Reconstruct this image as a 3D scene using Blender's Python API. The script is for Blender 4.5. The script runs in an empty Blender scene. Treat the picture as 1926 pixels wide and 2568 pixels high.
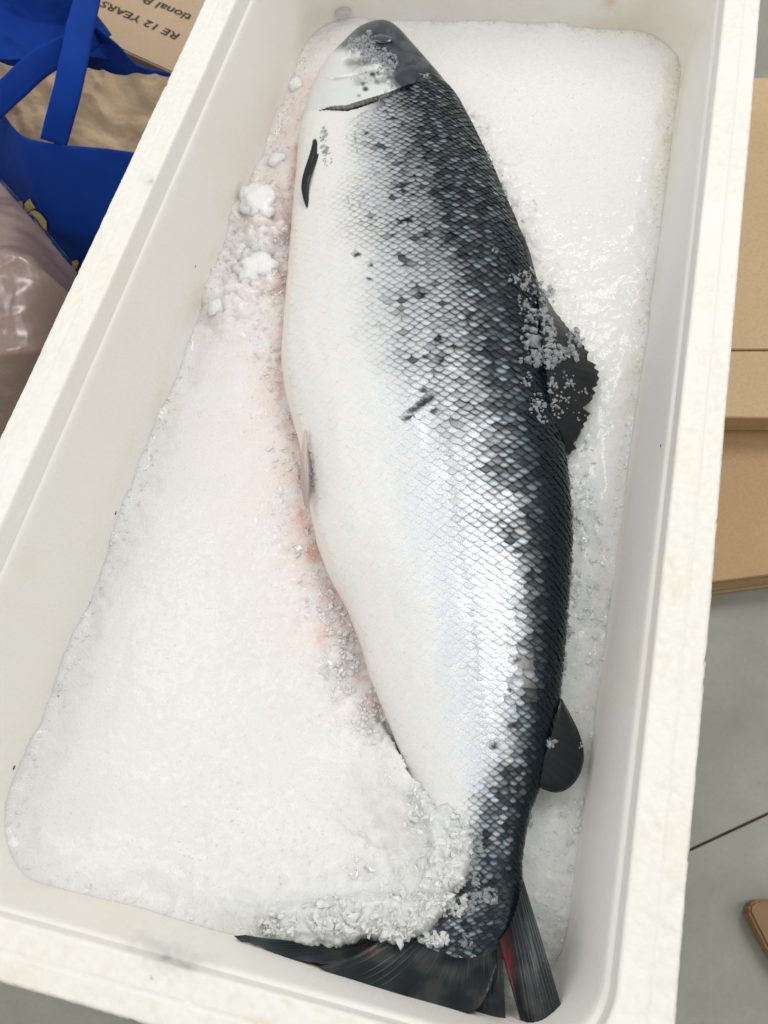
import bpy, bmesh, math, random
import numpy as np
from mathutils import Vector, Matrix
from mathutils.bvhtree import BVHTree
random.seed(7); rng = np.random.default_rng(11)
S = bpy.context.scene

# ------------------------------------------------------------------ camera
F_PX, CX, CY = 2187.53, 963., 1284.                      # focal length and centre in pixels of the 1926 x 2568 photograph
CAM = np.array([.111245931, .074672943, .437006415])
M3 = np.array([[0.97092239, 0.22620385, -0.0783679], [0.17323161, -0.88981182, -0.42216789], [-0.16522868, 0.39631646, -0.90312388]])
cam_data = bpy.data.cameras.new('camera'); cam = bpy.data.objects.new('camera', cam_data)
S.collection.objects.link(cam); S.camera = cam
cam.matrix_world = Matrix(((M3[0,0], -M3[1,0], -M3[2,0], CAM[0]), (M3[0,1], -M3[1,1], -M3[2,1], CAM[1]), (M3[0,2], -M3[1,2], -M3[2,2], CAM[2]), (0,0,0,1)))
cam_data.sensor_fit = 'VERTICAL'; cam_data.sensor_height = 36; cam_data.lens = 36*F_PX/2568
cam_data.clip_start = .01; cam_data.clip_end = 50
cam_data.dof.use_dof = True; cam_data.dof.focus_distance = .53; cam_data.dof.aperture_fstop = 15
S.render.resolution_x = 768; S.render.resolution_y = 1024

# ------------------------------------------------------------------ light (a ceiling lamp and added unseen fill lamps; no sky, no sun)
w = bpy.data.worlds.new('World'); S.world = w; w.use_nodes = True
w.node_tree.nodes['Background'].inputs[0].default_value = (.98, .985, .97, 1)
w.node_tree.nodes['Background'].inputs[1].default_value = .60
def area(name, loc, target, size, size_y, energy, col=(1, 1, 1)):
    d = bpy.data.lights.new(name, 'AREA'); d.shape = 'RECTANGLE'; d.size = size; d.size_y = size_y; d.energy = energy; d.color = col
    o = bpy.data.objects.new(name, d); S.collection.objects.link(o); o.location = loc
    o.rotation_euler = (Vector(target)-Vector(loc)).to_track_quat('-Z', 'Y').to_euler(); return o
area('key_fill_lamp', (.62, 2.0, 2.3), (0, .4, -.1), .5, 1.2, 24, (1, .985, .955))
area('key_fill_lamp', (-1.5, .9, 2.3), (0, .4, -.1), .6, 1.6, 13, (1, .985, .96))  # added fill lamp, brightens the right foam wall
area('key_fill_lamp', (-1.0, -1.1, 2.3), (0, .4, -.1), .6, 1.6, 10, (1, .985, .96))  # added fill lamp, lifts the box walls from the near left
area('key_fill_lamp', (1.7, .6, 2.3), (0, .4, -.1), .6, 1.6, 13, (1, .98, .95))  # added fill lamp, brightens the left foam wall
S.view_settings.view_transform = 'Standard'; S.view_settings.look = 'None'; S.view_settings.gamma = 1
S.view_settings.exposure = 0.0

# ------------------------------------------------------------------ helpers
def P(px, py, z):
    """Point of the plane at height z seen at photograph pixel (px, py); used to measure the place."""
    px = np.asarray(px, float); py = np.asarray(py, float); z = np.asarray(z, float)
    d0 = (px-CX)/F_PX; d1 = (py-CY)/F_PX
    D = np.stack([M3[0,k]*d0+M3[1,k]*d1+M3[2,k] for k in range(3)], -1)
    t = (z-CAM[2])/D[..., 2]
    return CAM + t[..., None]*D
def PX(X):
    q = (np.asarray(X, float)-CAM) @ M3.T
    return CX+F_PX*q[..., 0]/q[..., 2], CY+F_PX*q[..., 1]/q[..., 2]
def sm(a, b, x):
    t = np.clip((np.asarray(x, float)-a)/(b-a), 0, 1); return t*t*(3-2*t)
def hsh(i, j, k, s):
    h = (i.astype(np.int64)*374761393 + j.astype(np.int64)*668265263 + k.astype(np.int64)*2147483647 + s*974634777) & 0xffffffff
    h = ((h ^ (h >> 13))*1274126177) & 0xffffffff
    h = ((h ^ (h >> 16))*2246822519) & 0xffffffff
    return ((h ^ (h >> 15)) & 0xffffff)/float(0xffffff)
def vnoise(x, y, s=0):
    i = np.floor(x).astype(np.int64); j = np.floor(y).astype(np.int64); z = np.zeros_like(i)
    fx = x-i; fy = y-j; fx = fx*fx*(3-2*fx); fy = fy*fy*(3-2*fy)
    return ((hsh(i,j,z,s)*(1-fx)+hsh(i+1,j,z,s)*fx)*(1-fy)+(hsh(i,j+1,z,s)*(1-fx)+hsh(i+1,j+1,z,s)*fx)*fy)*2-1
def fbm(x, y, s=0, o=4):
    r = 0; a = 1; t = 0
    for k in range(o):
        r = r+a*vnoise(x, y, s+k*7); t += a; a *= .5; x = x*2.03+3.1; y = y*2.03+1.7
    return r/t
def balls(x, y, R=.85, s=0):
    """height of a bed of round lumps, one per unit cell"""
    i = np.floor(x).astype(np.int64); j = np.floor(y).astype(np.int64); best = np.zeros_like(x)
    for a in (-1, 0, 1):
        for b in (-1, 0, 1):
            I = i+a; J = j+b; z = np.zeros_like(I)
            cx = I+hsh(I,J,z,s); cy = J+hsh(I,J,z,s+1); rr = R*(.5+.5*hsh(I,J,z,s+2))
            best = np.maximum(best, np.sqrt(np.maximum(rr**2-(x-cx)**2-(y-cy)**2, 0)))
    return best
def worley3(X, s=0):
    i = np.floor(X).astype(np.int64); f1 = np.full(len(X), 9.); f2 = np.full(len(X), 9.)
    for a in (-1,0,1):
        for b in (-1,0,1):
            for c in (-1,0,1):
                I, J, K = i[:,0]+a, i[:,1]+b, i[:,2]+c
                d = np.sqrt((I+hsh(I,J,K,s)-X[:,0])**2+(J+hsh(I,J,K,s+1)-X[:,1])**2+(K+hsh(I,J,K,s+2)-X[:,2])**2)
                f2 = np.minimum(f2, np.maximum(f1, d)); f1 = np.minimum(f1, d)
    return f1, f2
def seg_dist(x, y, pts):
    """distance and parameter to a polyline in the plane"""
    best = np.full(np.shape(x), 1e9); par = np.zeros(np.shape(x)); side = np.zeros(np.shape(x))
    for k in range(len(pts)-1):
        ax, ay = pts[k][:2]; bx, by = pts[k+1][:2]; dx, dy = bx-ax, by-ay
        t = np.clip(((x-ax)*dx+(y-ay)*dy)/(dx*dx+dy*dy), 0, 1)
        d = np.hypot(x-ax-t*dx, y-ay-t*dy); m = d < best
        best = np.where(m, d, best); par = np.where(m, k+t, par); side = np.where(m, np.sign(dx*(y-ay)-dy*(x-ax)), side)
    return best, par, side
def mesh_np(name, V, Fc, mat=None, parent=None, smooth=True, col=None, cname='Col'):
    V = np.asarray(V, np.float32).reshape(-1, 3); Fc = np.asarray(Fc, np.int32)
    me = bpy.data.meshes.new(name); n = Fc.shape[1]
    me.vertices.add(len(V)); me.vertices.foreach_set('co', V.ravel())
    me.loops.add(Fc.size); me.loops.foreach_set('vertex_index', Fc.ravel())
    me.polygons.add(len(Fc)); me.polygons.foreach_set('loop_start', np.arange(0, Fc.size, n, dtype=np.int32))
    me.polygons.foreach_set('use_smooth', np.full(len(Fc), smooth))
    me.update(calc_edges=True); me.validate()
    if col is not None:
        at = me.color_attributes.new(cname, 'FLOAT_COLOR', 'POINT')
        c = np.asarray(col, np.float32).reshape(-1, col.shape[-1])
        if c.shape[1] == 3: c = np.hstack([c, np.ones((len(c), 1), np.float32)])
        at.data.foreach_set('color', c.ravel())
    o = bpy.data.objects.new(name, me); S.collection.objects.link(o)
    if mat: me.materials.append(mat)
    if parent: o.parent = parent
    return o
def grid_faces(n, m, wrap_m=False, off=0):
    i = np.arange(n-1)[:, None]; j = np.arange(m if wrap_m else m-1)[None, :]; j2 = (j+1) % m
    a = i*m+j; b = i*m+j2; c = (i+1)*m+j2; d = (i+1)*m+j
    return np.stack([a+0*b, b, c, d+0*b], -1).reshape(-1, 4)+off
def rs(pts, n):
    """resample a polyline (any dimension) evenly with smoothing"""
    p = np.asarray(pts, float); d = np.r_[0, np.cumsum(np.linalg.norm(np.diff(p, axis=0), axis=1))]
    t = np.linspace(0, d[-1], n)
    return np.stack([np.interp(t, d, p[:, k]) for k in range(p.shape[1])], -1)
def smooth_rs(pts, n, it=2):
    p = np.asarray(pts, float)
    for _ in range(it):
        q = [p[0]]
        for a, b in zip(p[:-1], p[1:]): q += [a*.75+b*.25, a*.25+b*.75]
        q.append(p[-1]); p = np.array(q)
    return rs(p, n)
def empty(name, loc):
    o = bpy.data.objects.new(name, None); S.collection.objects.link(o); o.location = loc; o.empty_display_size = .02
    bpy.context.view_layer.update(); return o
def tag(o, label=None, cat=None, group=None, kind=None):
    if label: o['label'] = label
    if cat: o['category'] = cat
    if group: o['group'] = group
    if kind: o['kind'] = kind
    return o
def par(o, root):
    o.parent = root; o.matrix_parent_inverse = Matrix.Translation(-root.location) if root.parent is None else Matrix.Identity(4)
    return o
def bm_obj(name, bm, mat, smooth=False):
    me = bpy.data.meshes.new(name); bm.to_mesh(me); bm.free()
    for p in me.polygons: p.use_smooth = smooth
    me.materials.append(mat); o = bpy.data.objects.new(name, me); S.collection.objects.link(o); return o
def tree(o):
    me = o.data
    return BVHTree.FromPolygons([v.co[:] for v in me.vertices], [p.vertices[:] for p in me.polygons])
def shoot(px, py, *trees):
    """first hit of the line of sight through a pixel: used to lay small things on the surface that carries them"""
    d = M3[0]*(px-CX)/F_PX+M3[1]*(py-CY)/F_PX+M3[2]; d = Vector(d).normalized(); best = None
    for t in trees:
        h = t.ray_cast(Vector(CAM), d)
        if h[0] is not None and (best is None or h[3] < best[3]): best = h
    return best

# ------------------------------------------------------------------ materials
class N:
    def __init__(s, name):
        s.m = bpy.data.materials.new(name); s.m.use_nodes = True; s.t = s.m.node_tree; s.b = s.t.nodes['Principled BSDF']
    def n(s, ty, **k):
        x = s.t.nodes.new(ty)
        for a, v in k.items():
            if a.startswith('i_'):
                key = a[2:].replace('_', ' '); x.inputs[int(key) if key.isdigit() else key].default_value = v
            else: setattr(x, a, v)
        return x
    def l(s, a, b): s.t.links.new(a, b)
    def set(s, **k):
        for a, v in k.items(): s.b.inputs[a.replace('_', ' ')].default_value = v
        return s
    def noise(s, scale, detail=4, rough=.55, coord=None):
        if coord is None:
            if not hasattr(s, 'tc'): s.tc = s.n('ShaderNodeTexCoord')
            coord = s.tc.outputs['Object']
        x = s.n('ShaderNodeTexNoise'); x.inputs['Scale'].default_value = scale; x.inputs['Detail'].default_value = detail; x.inputs['Roughness'].default_value = rough
        s.l(coord, x.inputs['Vector']); return x.outputs['Fac']
    def ramp(s, src, stops):
        r = s.n('ShaderNodeValToRGB'); e = r.color_ramp.elements
        while len(e) < len(stops): e.new(.5)
        for k, (p_, c) in enumerate(stops): e[k].position = p_; e[k].color = (*c, 1) if len(c) == 3 else c
        s.l(src, r.inputs[0]); return r.outputs[0]
    def mix(s, fac, a, b, mode='MIX'):
        x = s.n('ShaderNodeMix', data_type='RGBA', blend_type=mode)
        for sock, v in ((x.inputs[0], fac), (x.inputs[6], a), (x.inputs[7], b)):
            if isinstance(v, (int, float)): sock.default_value = v
            elif isinstance(v, tuple): sock.default_value = (*v, 1) if len(v) == 3 else v
            else: s.l(v, sock)
        return x.outputs[2]
    def bump(s, src, strength, dist, prev=None):
        x = s.n('ShaderNodeBump'); x.inputs['Strength'].default_value = strength; x.inputs['Distance'].default_value = dist
        s.l(src, x.inputs['Height'])
        if prev: s.l(prev, x.inputs['Normal'])
        s.l(x.outputs[0], s.b.inputs['Normal']); return x.outputs[0]
    def voro(s, scale, feature='F1', out='Distance'):
        if not hasattr(s, 'tc'): s.tc = s.n('ShaderNodeTexCoord')
        x = s.n('ShaderNodeTexVoronoi'); x.feature = feature; x.inputs['Scale'].default_value = scale
        s.l(s.tc.outputs['Object'], x.inputs['Vector']); return x.outputs[out]
    def attr(s, name='Col'):
        return s.n('ShaderNodeAttribute', attribute_name=name)

def mat_foam():
    m = N('white_foam'); a = m.attr()
    m.l(m.mix(m.ramp(m.noise(9, 3), [(.35, (0, 0, 0)), (.75, (.35, .35, .35))]), a.outputs['Color'], (.84, .80, .70)), m.b.inputs['Base Color'])
    n1 = m.bump(m.voro(400), .32, .0006)
    m.bump(m.noise(1500, 2), .25, .0003, n1)
    m.set(Roughness=.5, Subsurface_Weight=.12, Subsurface_Scale=.004); m.b.inputs['Subsurface Radius'].default_value = (1, .95, .85)
    return m.m
def mat_ice():
    m = N('packed_ice'); a = m.attr(); m.l(a.outputs['Color'], m.b.inputs['Base Color'])
    n1 = m.bump(m.noise(260, 6, .7), .5, .0014)
    n2 = m.bump(m.voro(520), .35, .0008, n1)
    m.bump(m.noise(1800, 2), .4, .0003, n2)
    m.l(m.ramp(m.noise(160, 3), [(.35, (.14, .14, .14)), (.65, (.42, .42, .42))]), m.b.inputs['Roughness']); m.set(Subsurface_Weight=.7, Subsurface_Scale=.010, IOR=1.31, Coat_Weight=.25, Coat_Roughness=.08); m.b.inputs['Subsurface Radius'].default_value = (1, .97, .95)
    return m.m
def mat_crystal(name, base, tr, rough=.12):
    m = N(name); m.set(Base_Color=(*base, 1), Roughness=rough, Transmission_Weight=tr, IOR=1.31)
    m.bump(m.noise(900, 3), .5, .0006); return m.m
def mat_skin(rough=.3):
    m = N('fish_skin'); a = m.attr(); m.l(a.outputs['Color'], m.b.inputs['Base Color'])
    mm = m.n('ShaderNodeMath', operation='MULTIPLY', i_1=.85); m.l(a.outputs['Alpha'], mm.inputs[0]); m.l(mm.outputs[0], m.b.inputs['Metallic'])
    n1 = m.bump(m.noise(500, 4), .18, .0006); m.bump(m.noise(2200, 2), .18, .0003, n1)
    m.set(Roughness=rough, Coat_Weight=.08, Coat_Roughness=.15, Specular_IOR_Level=.22, Subsurface_Weight=.1, Subsurface_Scale=.004); return m.m
def mat_scale():
    m = N('fish_scale'); a = m.attr()
    irid = m.ramp(m.noise(120, 2), [(.3, (.955, .975, 1.0)), (.5, (1, 1, 1)), (.68, (1.0, .98, .965))])
    m.l(m.mix(1.0, a.outputs['Color'], irid, 'MULTIPLY'), m.b.inputs['Base Color'])
    mm = m.n('ShaderNodeMath', operation='MULTIPLY', i_1=.85); m.l(a.outputs['Alpha'], mm.inputs[0]); m.l(mm.outputs[0], m.b.inputs['Metallic'])
    n1 = m.bump(m.noise(700, 3, .6), .35, .0006); m.bump(m.noise(2600, 2), .3, .0003, n1)
    m.l(m.ramp(m.noise(900, 2), [(.3, (.22, .22, .22)), (.7, (.42, .42, .42))]), m.b.inputs['Roughness'])
    m.set(Coat_Weight=.10, Coat_Roughness=.1, Specular_IOR_Level=.22); return m.m
def mat_cloth():
    m = N('blue_cloth'); c = m.mix(m.noise(30, 4), (.001, .026, .20), (.002, .042, .30)); m.l(c, m.b.inputs['Base Color'])
    m.bump(m.noise(1400, 3), .3, .0006); m.set(Roughness=.85, Specular_IOR_Level=.2); return m.m
def mat_kraft(name, c1, c2):
    m = N(name); c = m.mix(m.noise(14, 5), c1, c2); c = m.mix(m.ramp(m.noise(420, 3), [(.4, (0, 0, 0)), (.8, (.35, .35, .35))]), c, tuple(x*.6 for x in c1)); m.l(c, m.b.inputs['Base Color'])
    m.bump(m.noise(500, 3), .15, .0005); m.set(Roughness=.6); return m.m
def mat_plain(name, col, rough=.6, **k):
    m = N(name); c = m.mix(m.noise(80, 3), tuple(x*.85 for x in col), tuple(min(1, x*1.12) for x in col)); m.l(c, m.b.inputs['Base Color']); m.set(Roughness=rough, **k); return m.m
def mat_tile():
    m = N('grey_tile'); c = m.ramp(m.noise(7, 6, .65), [(.3, (.22, .22, .18)), (.5, (.27, .27, .225)), (.72, (.34, .34, .29))])
    c = m.mix(m.ramp(m.noise(300, 2), [(.45, (0, 0, 0)), (.8, (.3, .3, .3))]), c, (.2, .2, .18)); m.l(c, m.b.inputs['Base Color'])
    m.l(m.ramp(m.noise(20, 3), [(.3, (.22, .22, .22)), (.7, (.45, .45, .45))]), m.b.inputs['Roughness']); return m.m
def mat_film():
    m = N('clear_film'); t = m.n('ShaderNodeBsdfTransparent'); t.inputs[0].default_value = (.95, .92, .92, 1)
    g = m.n('ShaderNodeBsdfGlossy'); g.inputs[0].default_value = (.68, .68, .74, 1); g.inputs['Roughness'].default_value = .3
    lw = m.n('ShaderNodeLayerWeight'); lw.inputs[0].default_value = .35; x = m.n('ShaderNodeMixShader')
    r = m.n('ShaderNodeMapRange'); r.inputs[3].default_value = .05; r.inputs[4].default_value = .3; m.l(lw.outputs['Facing'], r.inputs[0])
    m.l(r.outputs[0], x.inputs[0]); m.l(t.outputs[0], x.inputs[1]); m.l(g.outputs[0], x.inputs[2])
    m.l(x.outputs[0], m.t.nodes['Material Output'].inputs[0]); return m.m
FOAM, ICE, SKIN, SCALE, CLOTH, TILE, FILM = mat_foam(), mat_ice(), mat_skin(), mat_scale(), mat_cloth(), mat_tile(), mat_film()
CRYST = mat_crystal('ice_crystal', (.80, .83, .85), .72, .16); GRAIN = mat_crystal('ice_grain', (.93, .94, .94), .3, .05); CHIP = mat_crystal('ice_chip', (.93, .935, .935), .3, .06); CHIP.node_tree.nodes['Principled BSDF'].inputs['Subsurface Weight'].default_value = .5; CHIP.node_tree.nodes['Principled BSDF'].inputs['Subsurface Scale'].default_value = .003; CHIP.node_tree.nodes['Principled BSDF'].inputs['Subsurface Radius'].default_value = (1, 1, 1); FLAKE = N('ice_flake').set(Roughness=.12, Transmission_Weight=.25, IOR=1.31, Coat_Weight=.3); _a = FLAKE.attr(); FLAKE.l(_a.outputs['Color'], FLAKE.b.inputs['Base Color']); FLAKE = FLAKE.m
CLEAR = mat_crystal('clear_ice', (.97, .98, 1), .95, .04)
KRAFT = mat_kraft('kraft_light', (.52, .36, .19), (.58, .42, .25)); KRAFT2 = mat_kraft('kraft_mid', (.42, .27, .13), (.48, .32, .17)); KRAFT4 = mat_kraft('kraft_dull', (.25, .18, .125), (.42, .32, .24))
KRAFT3 = mat_kraft('kraft_bag', (.44, .31, .19), (.55, .40, .26)); INK = mat_plain('black_ink', (.02, .018, .02), .6)
GOLD = mat_plain('gold_print', (.62, .42, .10), .5); GROUT = mat_plain('brown_grout', (.30, .23, .14), .9)
SPECK = mat_plain('brown_speck', (.10, .035, .015), .5); WOOD = mat_plain('brown_board', (.22, .12, .05), .5); DARK = mat_plain('dark_edge', (.03, .03, .035), .6)

# ------------------------------------------------------------------ floor tiles
FZ = -.27
bm = bmesh.new(); bmesh.ops.create_grid(bm, x_segments=1, y_segments=1, size=3)
fl = bm_obj('floor', bm, GROUT); fl.location = (0, .3, FZ-.003); tag(fl, kind='structure')
g0 = P(1737, 2128, FZ); g1 = P(1926, 2040, FZ); gd = (g1-g0); ang = math.atan2(gd[1], gd[0])
bm = bmesh.new(); T = .6
bmesh.ops.create_cube(bm, size=1); bmesh.ops.scale(bm, vec=(T-.0016, T-.0016, .006), verts=bm.verts)
bmesh.ops.bevel(bm, geom=[e for e in bm.edges], offset=.0006, segments=1, affect='EDGES')
proto = bm_obj('floor_tile', bm, TILE)
ca, sa = math.cos(ang), math.sin(ang); first = True
for i in range(-3, 3):
    for j in range(-3, 4):
        o = proto if first else proto.copy()
        if not first: S.collection.objects.link(o)
        first = False
        lx, ly = (i+.82)*T, (j+.5)*T
        o.parent = fl; o.location = (g0[0]+lx*ca-ly*sa, g0[1]+lx*sa+ly*ca-.3, .003+random.uniform(-.0003, .0003)); o.rotation_euler = (0, 0, ang)

# ------------------------------------------------------------------ foam box
HW, Y0, Y1 = .21, 0.0, .852
def loop(off, r, npl):
    """rounded rectangle, off = distance inside the outer outline"""
    x0, x1, y0, y1 = -HW+off, HW-off, Y0+off, Y1-off; pts = []
    cs = [((x1-r, y0+r), -90), ((x1-r, y1-r), 0), ((x0+r, y1-r), 90), ((x0+r, y0+r), 180)]
    nx, ny, na = npl
    for k, (c, a0) in enumerate(cs):
        for q in range(na):
            a = math.radians(a0+90*q/na); pts.append((c[0]+r*math.cos(a), c[1]+r*math.sin(a)))
        a = math.radians(a0+90); s0 = (c[0]+r*math.cos(a), c[1]+r*math.sin(a))
        n = cs[(k+1) % 4]; a = math.radians(n[1]); e = (n[0][0]+r*math.cos(a), n[0][1]+r*math.sin(a)); cnt = ny if k % 2 == 0 else nx
        for q in range(cnt): t = q/cnt; pts.append((s0[0]+(e[0]-s0[0])*t, s0[1]+(e[1]-s0[1])*t))
    return pts
prof = []   # (inset, z, corner radius, bead amount)
def seg(a, b, n, end=False):
    for q in range(n+(1 if end else 0)):
        t = q/n; prof.append(tuple(a[k]+(b[k]-a[k])*t for k in range(4)))
seg((.022, FZ+.0005, .03, 0), (.006, -.05, .026, .5), 8)
seg((.006, -.05, .026, .6), (.0012, -.004, .026, 1), 14)
seg((.0012, -.004, .026, 1), (.0025, -.0008, .026, 1), 2)
seg((.0025, -.0008, .026, 1), (.0128, 0, .03, 1), 8)
seg((.0128, 0, .03, .3), (.0135, -.0009, .03, .3), 1)
seg((.0135, -.0009, .03, .3), (.0145, -.0003, .03, .3), 1)
seg((.0145, -.0003, .03, 1), (.0262, -.0003, .035, 1), 9)
seg((.0262, -.0003, .035, .6), (.0272, -.0016, .036, .3), 2)
seg((.0272, -.0016, .036, .15), (.0278, -.0175, .036, .12), 8)
seg((.0278, -.0175, .036, .1), (.0295, -.0182, .036, .1), 2)
seg((.0295, -.0182, .036, .1), (.0305, -.021, .036, .06), 2)
seg((.0305, -.021, .036, .06), (.041, -.125, .045, .05), 26)
for q in range(1, 9):
    a = math.pi/2*q/8; prof.append((.041+.02*(1-math.cos(a)), -.125-.02*math.sin(a), .045-.02*(1-math.cos(a))*.2, 0))
prof.append((.16, -.1455, .02, 0)); prof.append((.2, -.1455, .005, 0))
NPL = (210, 440, 20)
L_ = [np.array(loop(o_, r_, NPL)) for o_, z_, r_, b_ in prof]; npt = len(L_[0])
V = np.zeros((len(prof), npt, 3)); B = np.zeros((len(prof), npt))
for k, (o_, z_, r_, b_) in enumerate(prof): V[k, :, :2] = L_[k]; V[k, :, 2] = z_; B[k] = b_
gx = np.gradient(V, axis=0); gy = (np.roll(V, -1, 1)-np.roll(V, 1, 1)); nrm = np.cross(gy, gx); nrm /= np.linalg.norm(nrm, axis=2)[..., None]+1e-12
nrm *= np.where((nrm[..., 2:3]*0+1) > 0, 1, 1)
kc = 40; 
if nrm[30, 100, 2] < 0: nrm = -nrm
F = V.reshape(-1, 3)
f1, f2 = worley3(F/.0042, 3); bead = np.clip(1-f1*1.15, 0, 1)**.6
f1b, _ = worley3(F/.011, 9)
chip = sm(.62, .9, vnoise(F[:, 0]/.006+40, F[:, 1]/.006+F[:, 2]/.006, 5))*sm(.3, 1, B.ravel())
big = fbm(F[:, 1]/.06+F[:, 0]/.05, F[:, 2]/.04+3, 21, 2)
disp = ((bead-.55)*.00042*B.ravel()-chip*.0009*(np.abs(F[:, 2]) < .006)+big*.0004*sm(.3, 1, B.ravel())).reshape(B.shape)
Vd = V+nrm*disp[..., None]
# colour of the foam itself: clean white beads, yellow wet stains near the ice line, a grey scuff on the near rim
px_, py_ = PX(Vd.reshape(-1, 3)); x_, y_, z_ = F.T
base = np.tile(np.array([.855, .84, .80]), (len(F), 1))
gap = (1-bead)*B.ravel()*.10*sm(-.3, .5, fbm(x_/.03, y_/.03, 8, 3)+.35)
base *= (1-gap[:, None]*np.array([.8, 1, 1.5]))
def tint(mask, c):
    global base; base = base*(1-mask[:, None])+np.array(c)*mask[:, None]
inside = (B.ravel() < .2)
st = (1-.75*sm(.35, .15, y_)*(x_ < 0))*np.exp(-((z_+.098+.01*fbm(x_/.05, y_/.05, 31, 3))/.012)**2)*sm(-.35, .45, fbm(x_/.04+y_/.05, z_/.02, 33, 4))*inside
tint(st*.42, (.70, .60, .42))
tint(sm(.0, .5, fbm(x_/.05+9, y_/.07, 41, 4))*inside*.22, (.84, .74, .62))
tint(np.exp(-((y_-.5)/.12)**2)*(x_ < 0)*inside*sm(-.5, .3, fbm(x_/.03, y_/.06, 44, 3))*np.exp(-((z_+.09)/.04)**2)*.22, (.85, .68, .6))
tint(np.exp(-np.maximum(z_+.107, 0)/.010)*sm(-.4, .4, fbm(x_/.02+y_/.03, z_/.01+y_/.05, 47, 4)+.3*(y_ < .3))*inside*.75, (.85, .85, .84))
tint((y_ > .77)*inside*.30*sm(-.3, .5, fbm(x_/.06, z_/.04, 45, 3)), (.74, .68, .56))
for (qx, qy, r, a, c) in [(400, 2392, 34, .42, (.36, .36, .34)), (465, 2412, 30, .30, (.38, .37, .35)), (418, 2403, 7, .6, (.15, .15, .15)), (380, 2453, 5, .8, (.1, .08, .08)), (470, 2425, 10, .4, (.25, .22, .2)), (30, 2455, 45, .4, (.66, .56, .36)), (645, 2560, 12, .6, (.7, .55, .25)),
                          (1715, 1150, 30, .3, (.8, .68, .45)), (1700, 1450, 40, .3, (.8, .68, .45)), (1690, 2100, 40, .3, (.82, .7, .5)), (370, 450, 18, .3, (.5, .5, .5)), (378, 455, 5, .7, (.2, .2, .2)), (1897, 66, 4, .7, (.3, .3, .4)),
                          (70, 1410, 30, .3, (.75, .68, .45)), (300, 2300, 60, .15, (.8, .7, .5)), (1700, 60, 60, .25, (.72, .6, .42)), (1620, 40, 90, .25, (.75, .62, .45)), (1530, 5, 20, .6, (.6, .45, .25))]:
    ax_ = .45 if qy > 2300 and r > 6 else 1.; ua = ((px_-qx)*.96+(py_-qy)*.27)*ax_; va = -(px_-qx)*.27+(py_-qy)*.96
    if ax_ == 1: ua, va = px_-qx, py_-qy
    d = np.hypot(ua, va)/r*(1+.6*fbm(px_/14, py_/14, 51, 4)); tint(np.exp(-d*d)*a*(.45+.55*(1-bead*sm(.1, 1, B.ravel()))), c)
box = empty('foam_box', (0, .44, FZ)); tag(box, 'open white polystyrene foam fish box filled with ice', 'box')
capi = (len(prof)-1)*npt
Fc = grid_faces(len(prof), npt, True)
kr = [k for k, p_ in enumerate(prof) if p_[0] > .026][0]+3
def sub(k0, k1, name):
    o = mesh_np(name, Vd[k0:k1].reshape(-1, 3), grid_faces(k1-k0, npt, True)[:, ::-1], FOAM, None, True, base.reshape(len(prof), npt, 3)[k0:k1].reshape(-1, 3)); return par(o, box)
k_out = 8+14
sub(0, k_out+1, 'outer_wall'); rim = sub(k_out, kr+8, 'rim'); wall = sub(kr+7, len(prof), 'inner_wall')
bm = bmesh.new(); bmesh.ops.create_grid(bm, x_segments=1, y_segments=1, size=.5); bmesh.ops.scale(bm, vec=(.40, .82, 1), verts=bm.verts)
o = bm_obj('base', bm, mat_plain('foam_base', (.86, .86, .84))); o.location = (0, .426, -.1462); par(o, box); T_WALL = tree(wall); T_RIM = tree(rim)

# ------------------------------------------------------------------ fish outline (measured in photograph pixels)
Lp = np.array([(67,943),(76,925),(86,908),(98,882),(137,852),(161,824),(195,800),(231,782),(267,772),(315,757),(336,748),(424,744),(579,731),(694,722),(813,710),(905,706),(980,715),(1045,731),(1115,752),(1200,768),(1277,779),(1370,797),(1451,826),(1532,872),(1614,903),(1695,925),(1858,990),(1950,1027),(2043,1062),(2120,1092),(2200,1118),(2260,1112),(2320,1062),(2375,1005),(2405,1085)], float)
Rp = np.array([(67,953),(72,975),(80,990),(93,1008),(137,1042),(190,1089),(267,1152),(305,1172),(405,1221),(490,1259),(569,1294),(650,1329),(740,1352),(850,1378),(960,1392),(1110,1410),(1135,1419),(1214,1427),(1308,1435),(1402,1434),(1518,1427),(1660,1414),(1760,1402),(1900,1375),(1990,1348),(2032,1333),(2110,1317),(2160,1309),(2196,1310),(2240,1316),(2320,1326),(2375,1330),(2405,1310)], float)
def Lf(y): return np.interp(y, Lp[:, 0], Lp[:, 1])
def Rf(y): return np.interp(y, Rp[:, 0], Rp[:, 1])
zk = np.array([(67,-.088),(200,-.094),(900,-.096),(2000,-.094),(2200,-.088),(2410,-.082)])
hk = np.array([(67,.004),(75,.010),(95,.017),(137,.024),(200,.029),(270,.033),(400,.038),(700,.042),(1000,.041),(1400,.035),(1700,.028),(2000,.021),(2200,.015),(2320,.009),(2380,.005),(2405,.003)])
ys = np.unique(np.concatenate([67+ (np.linspace(0, 1, 60)**1.7)*133, np.linspace(200, 330, 75), np.linspace(330, 2405, 760)]))
def sf(f, y, wd=14):                                         # lightly smoothed outline
    return sum(f(np.clip(y+k*wd, 67, 2405))*g for k, g in ((-2,.1),(-1,.2),(0,.4),(1,.2),(2,.1)))
wd = np.clip((ys-67)/5, 0, 14)
ysL = sf(Lf, ys, wd); ysR = sf(Rf, ys, wd); z0 = np.interp(ys, zk[:, 0], zk[:, 1]); ht = np.interp(ys, hk[:, 0], hk[:, 1])
ht = np.convolve(np.pad(ht, 8, 'edge'), np.ones(17)/17, 'valid')
A = P(ysL, ys, z0); Bp = P(ysR, ys, z0)
K = 200
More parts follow.
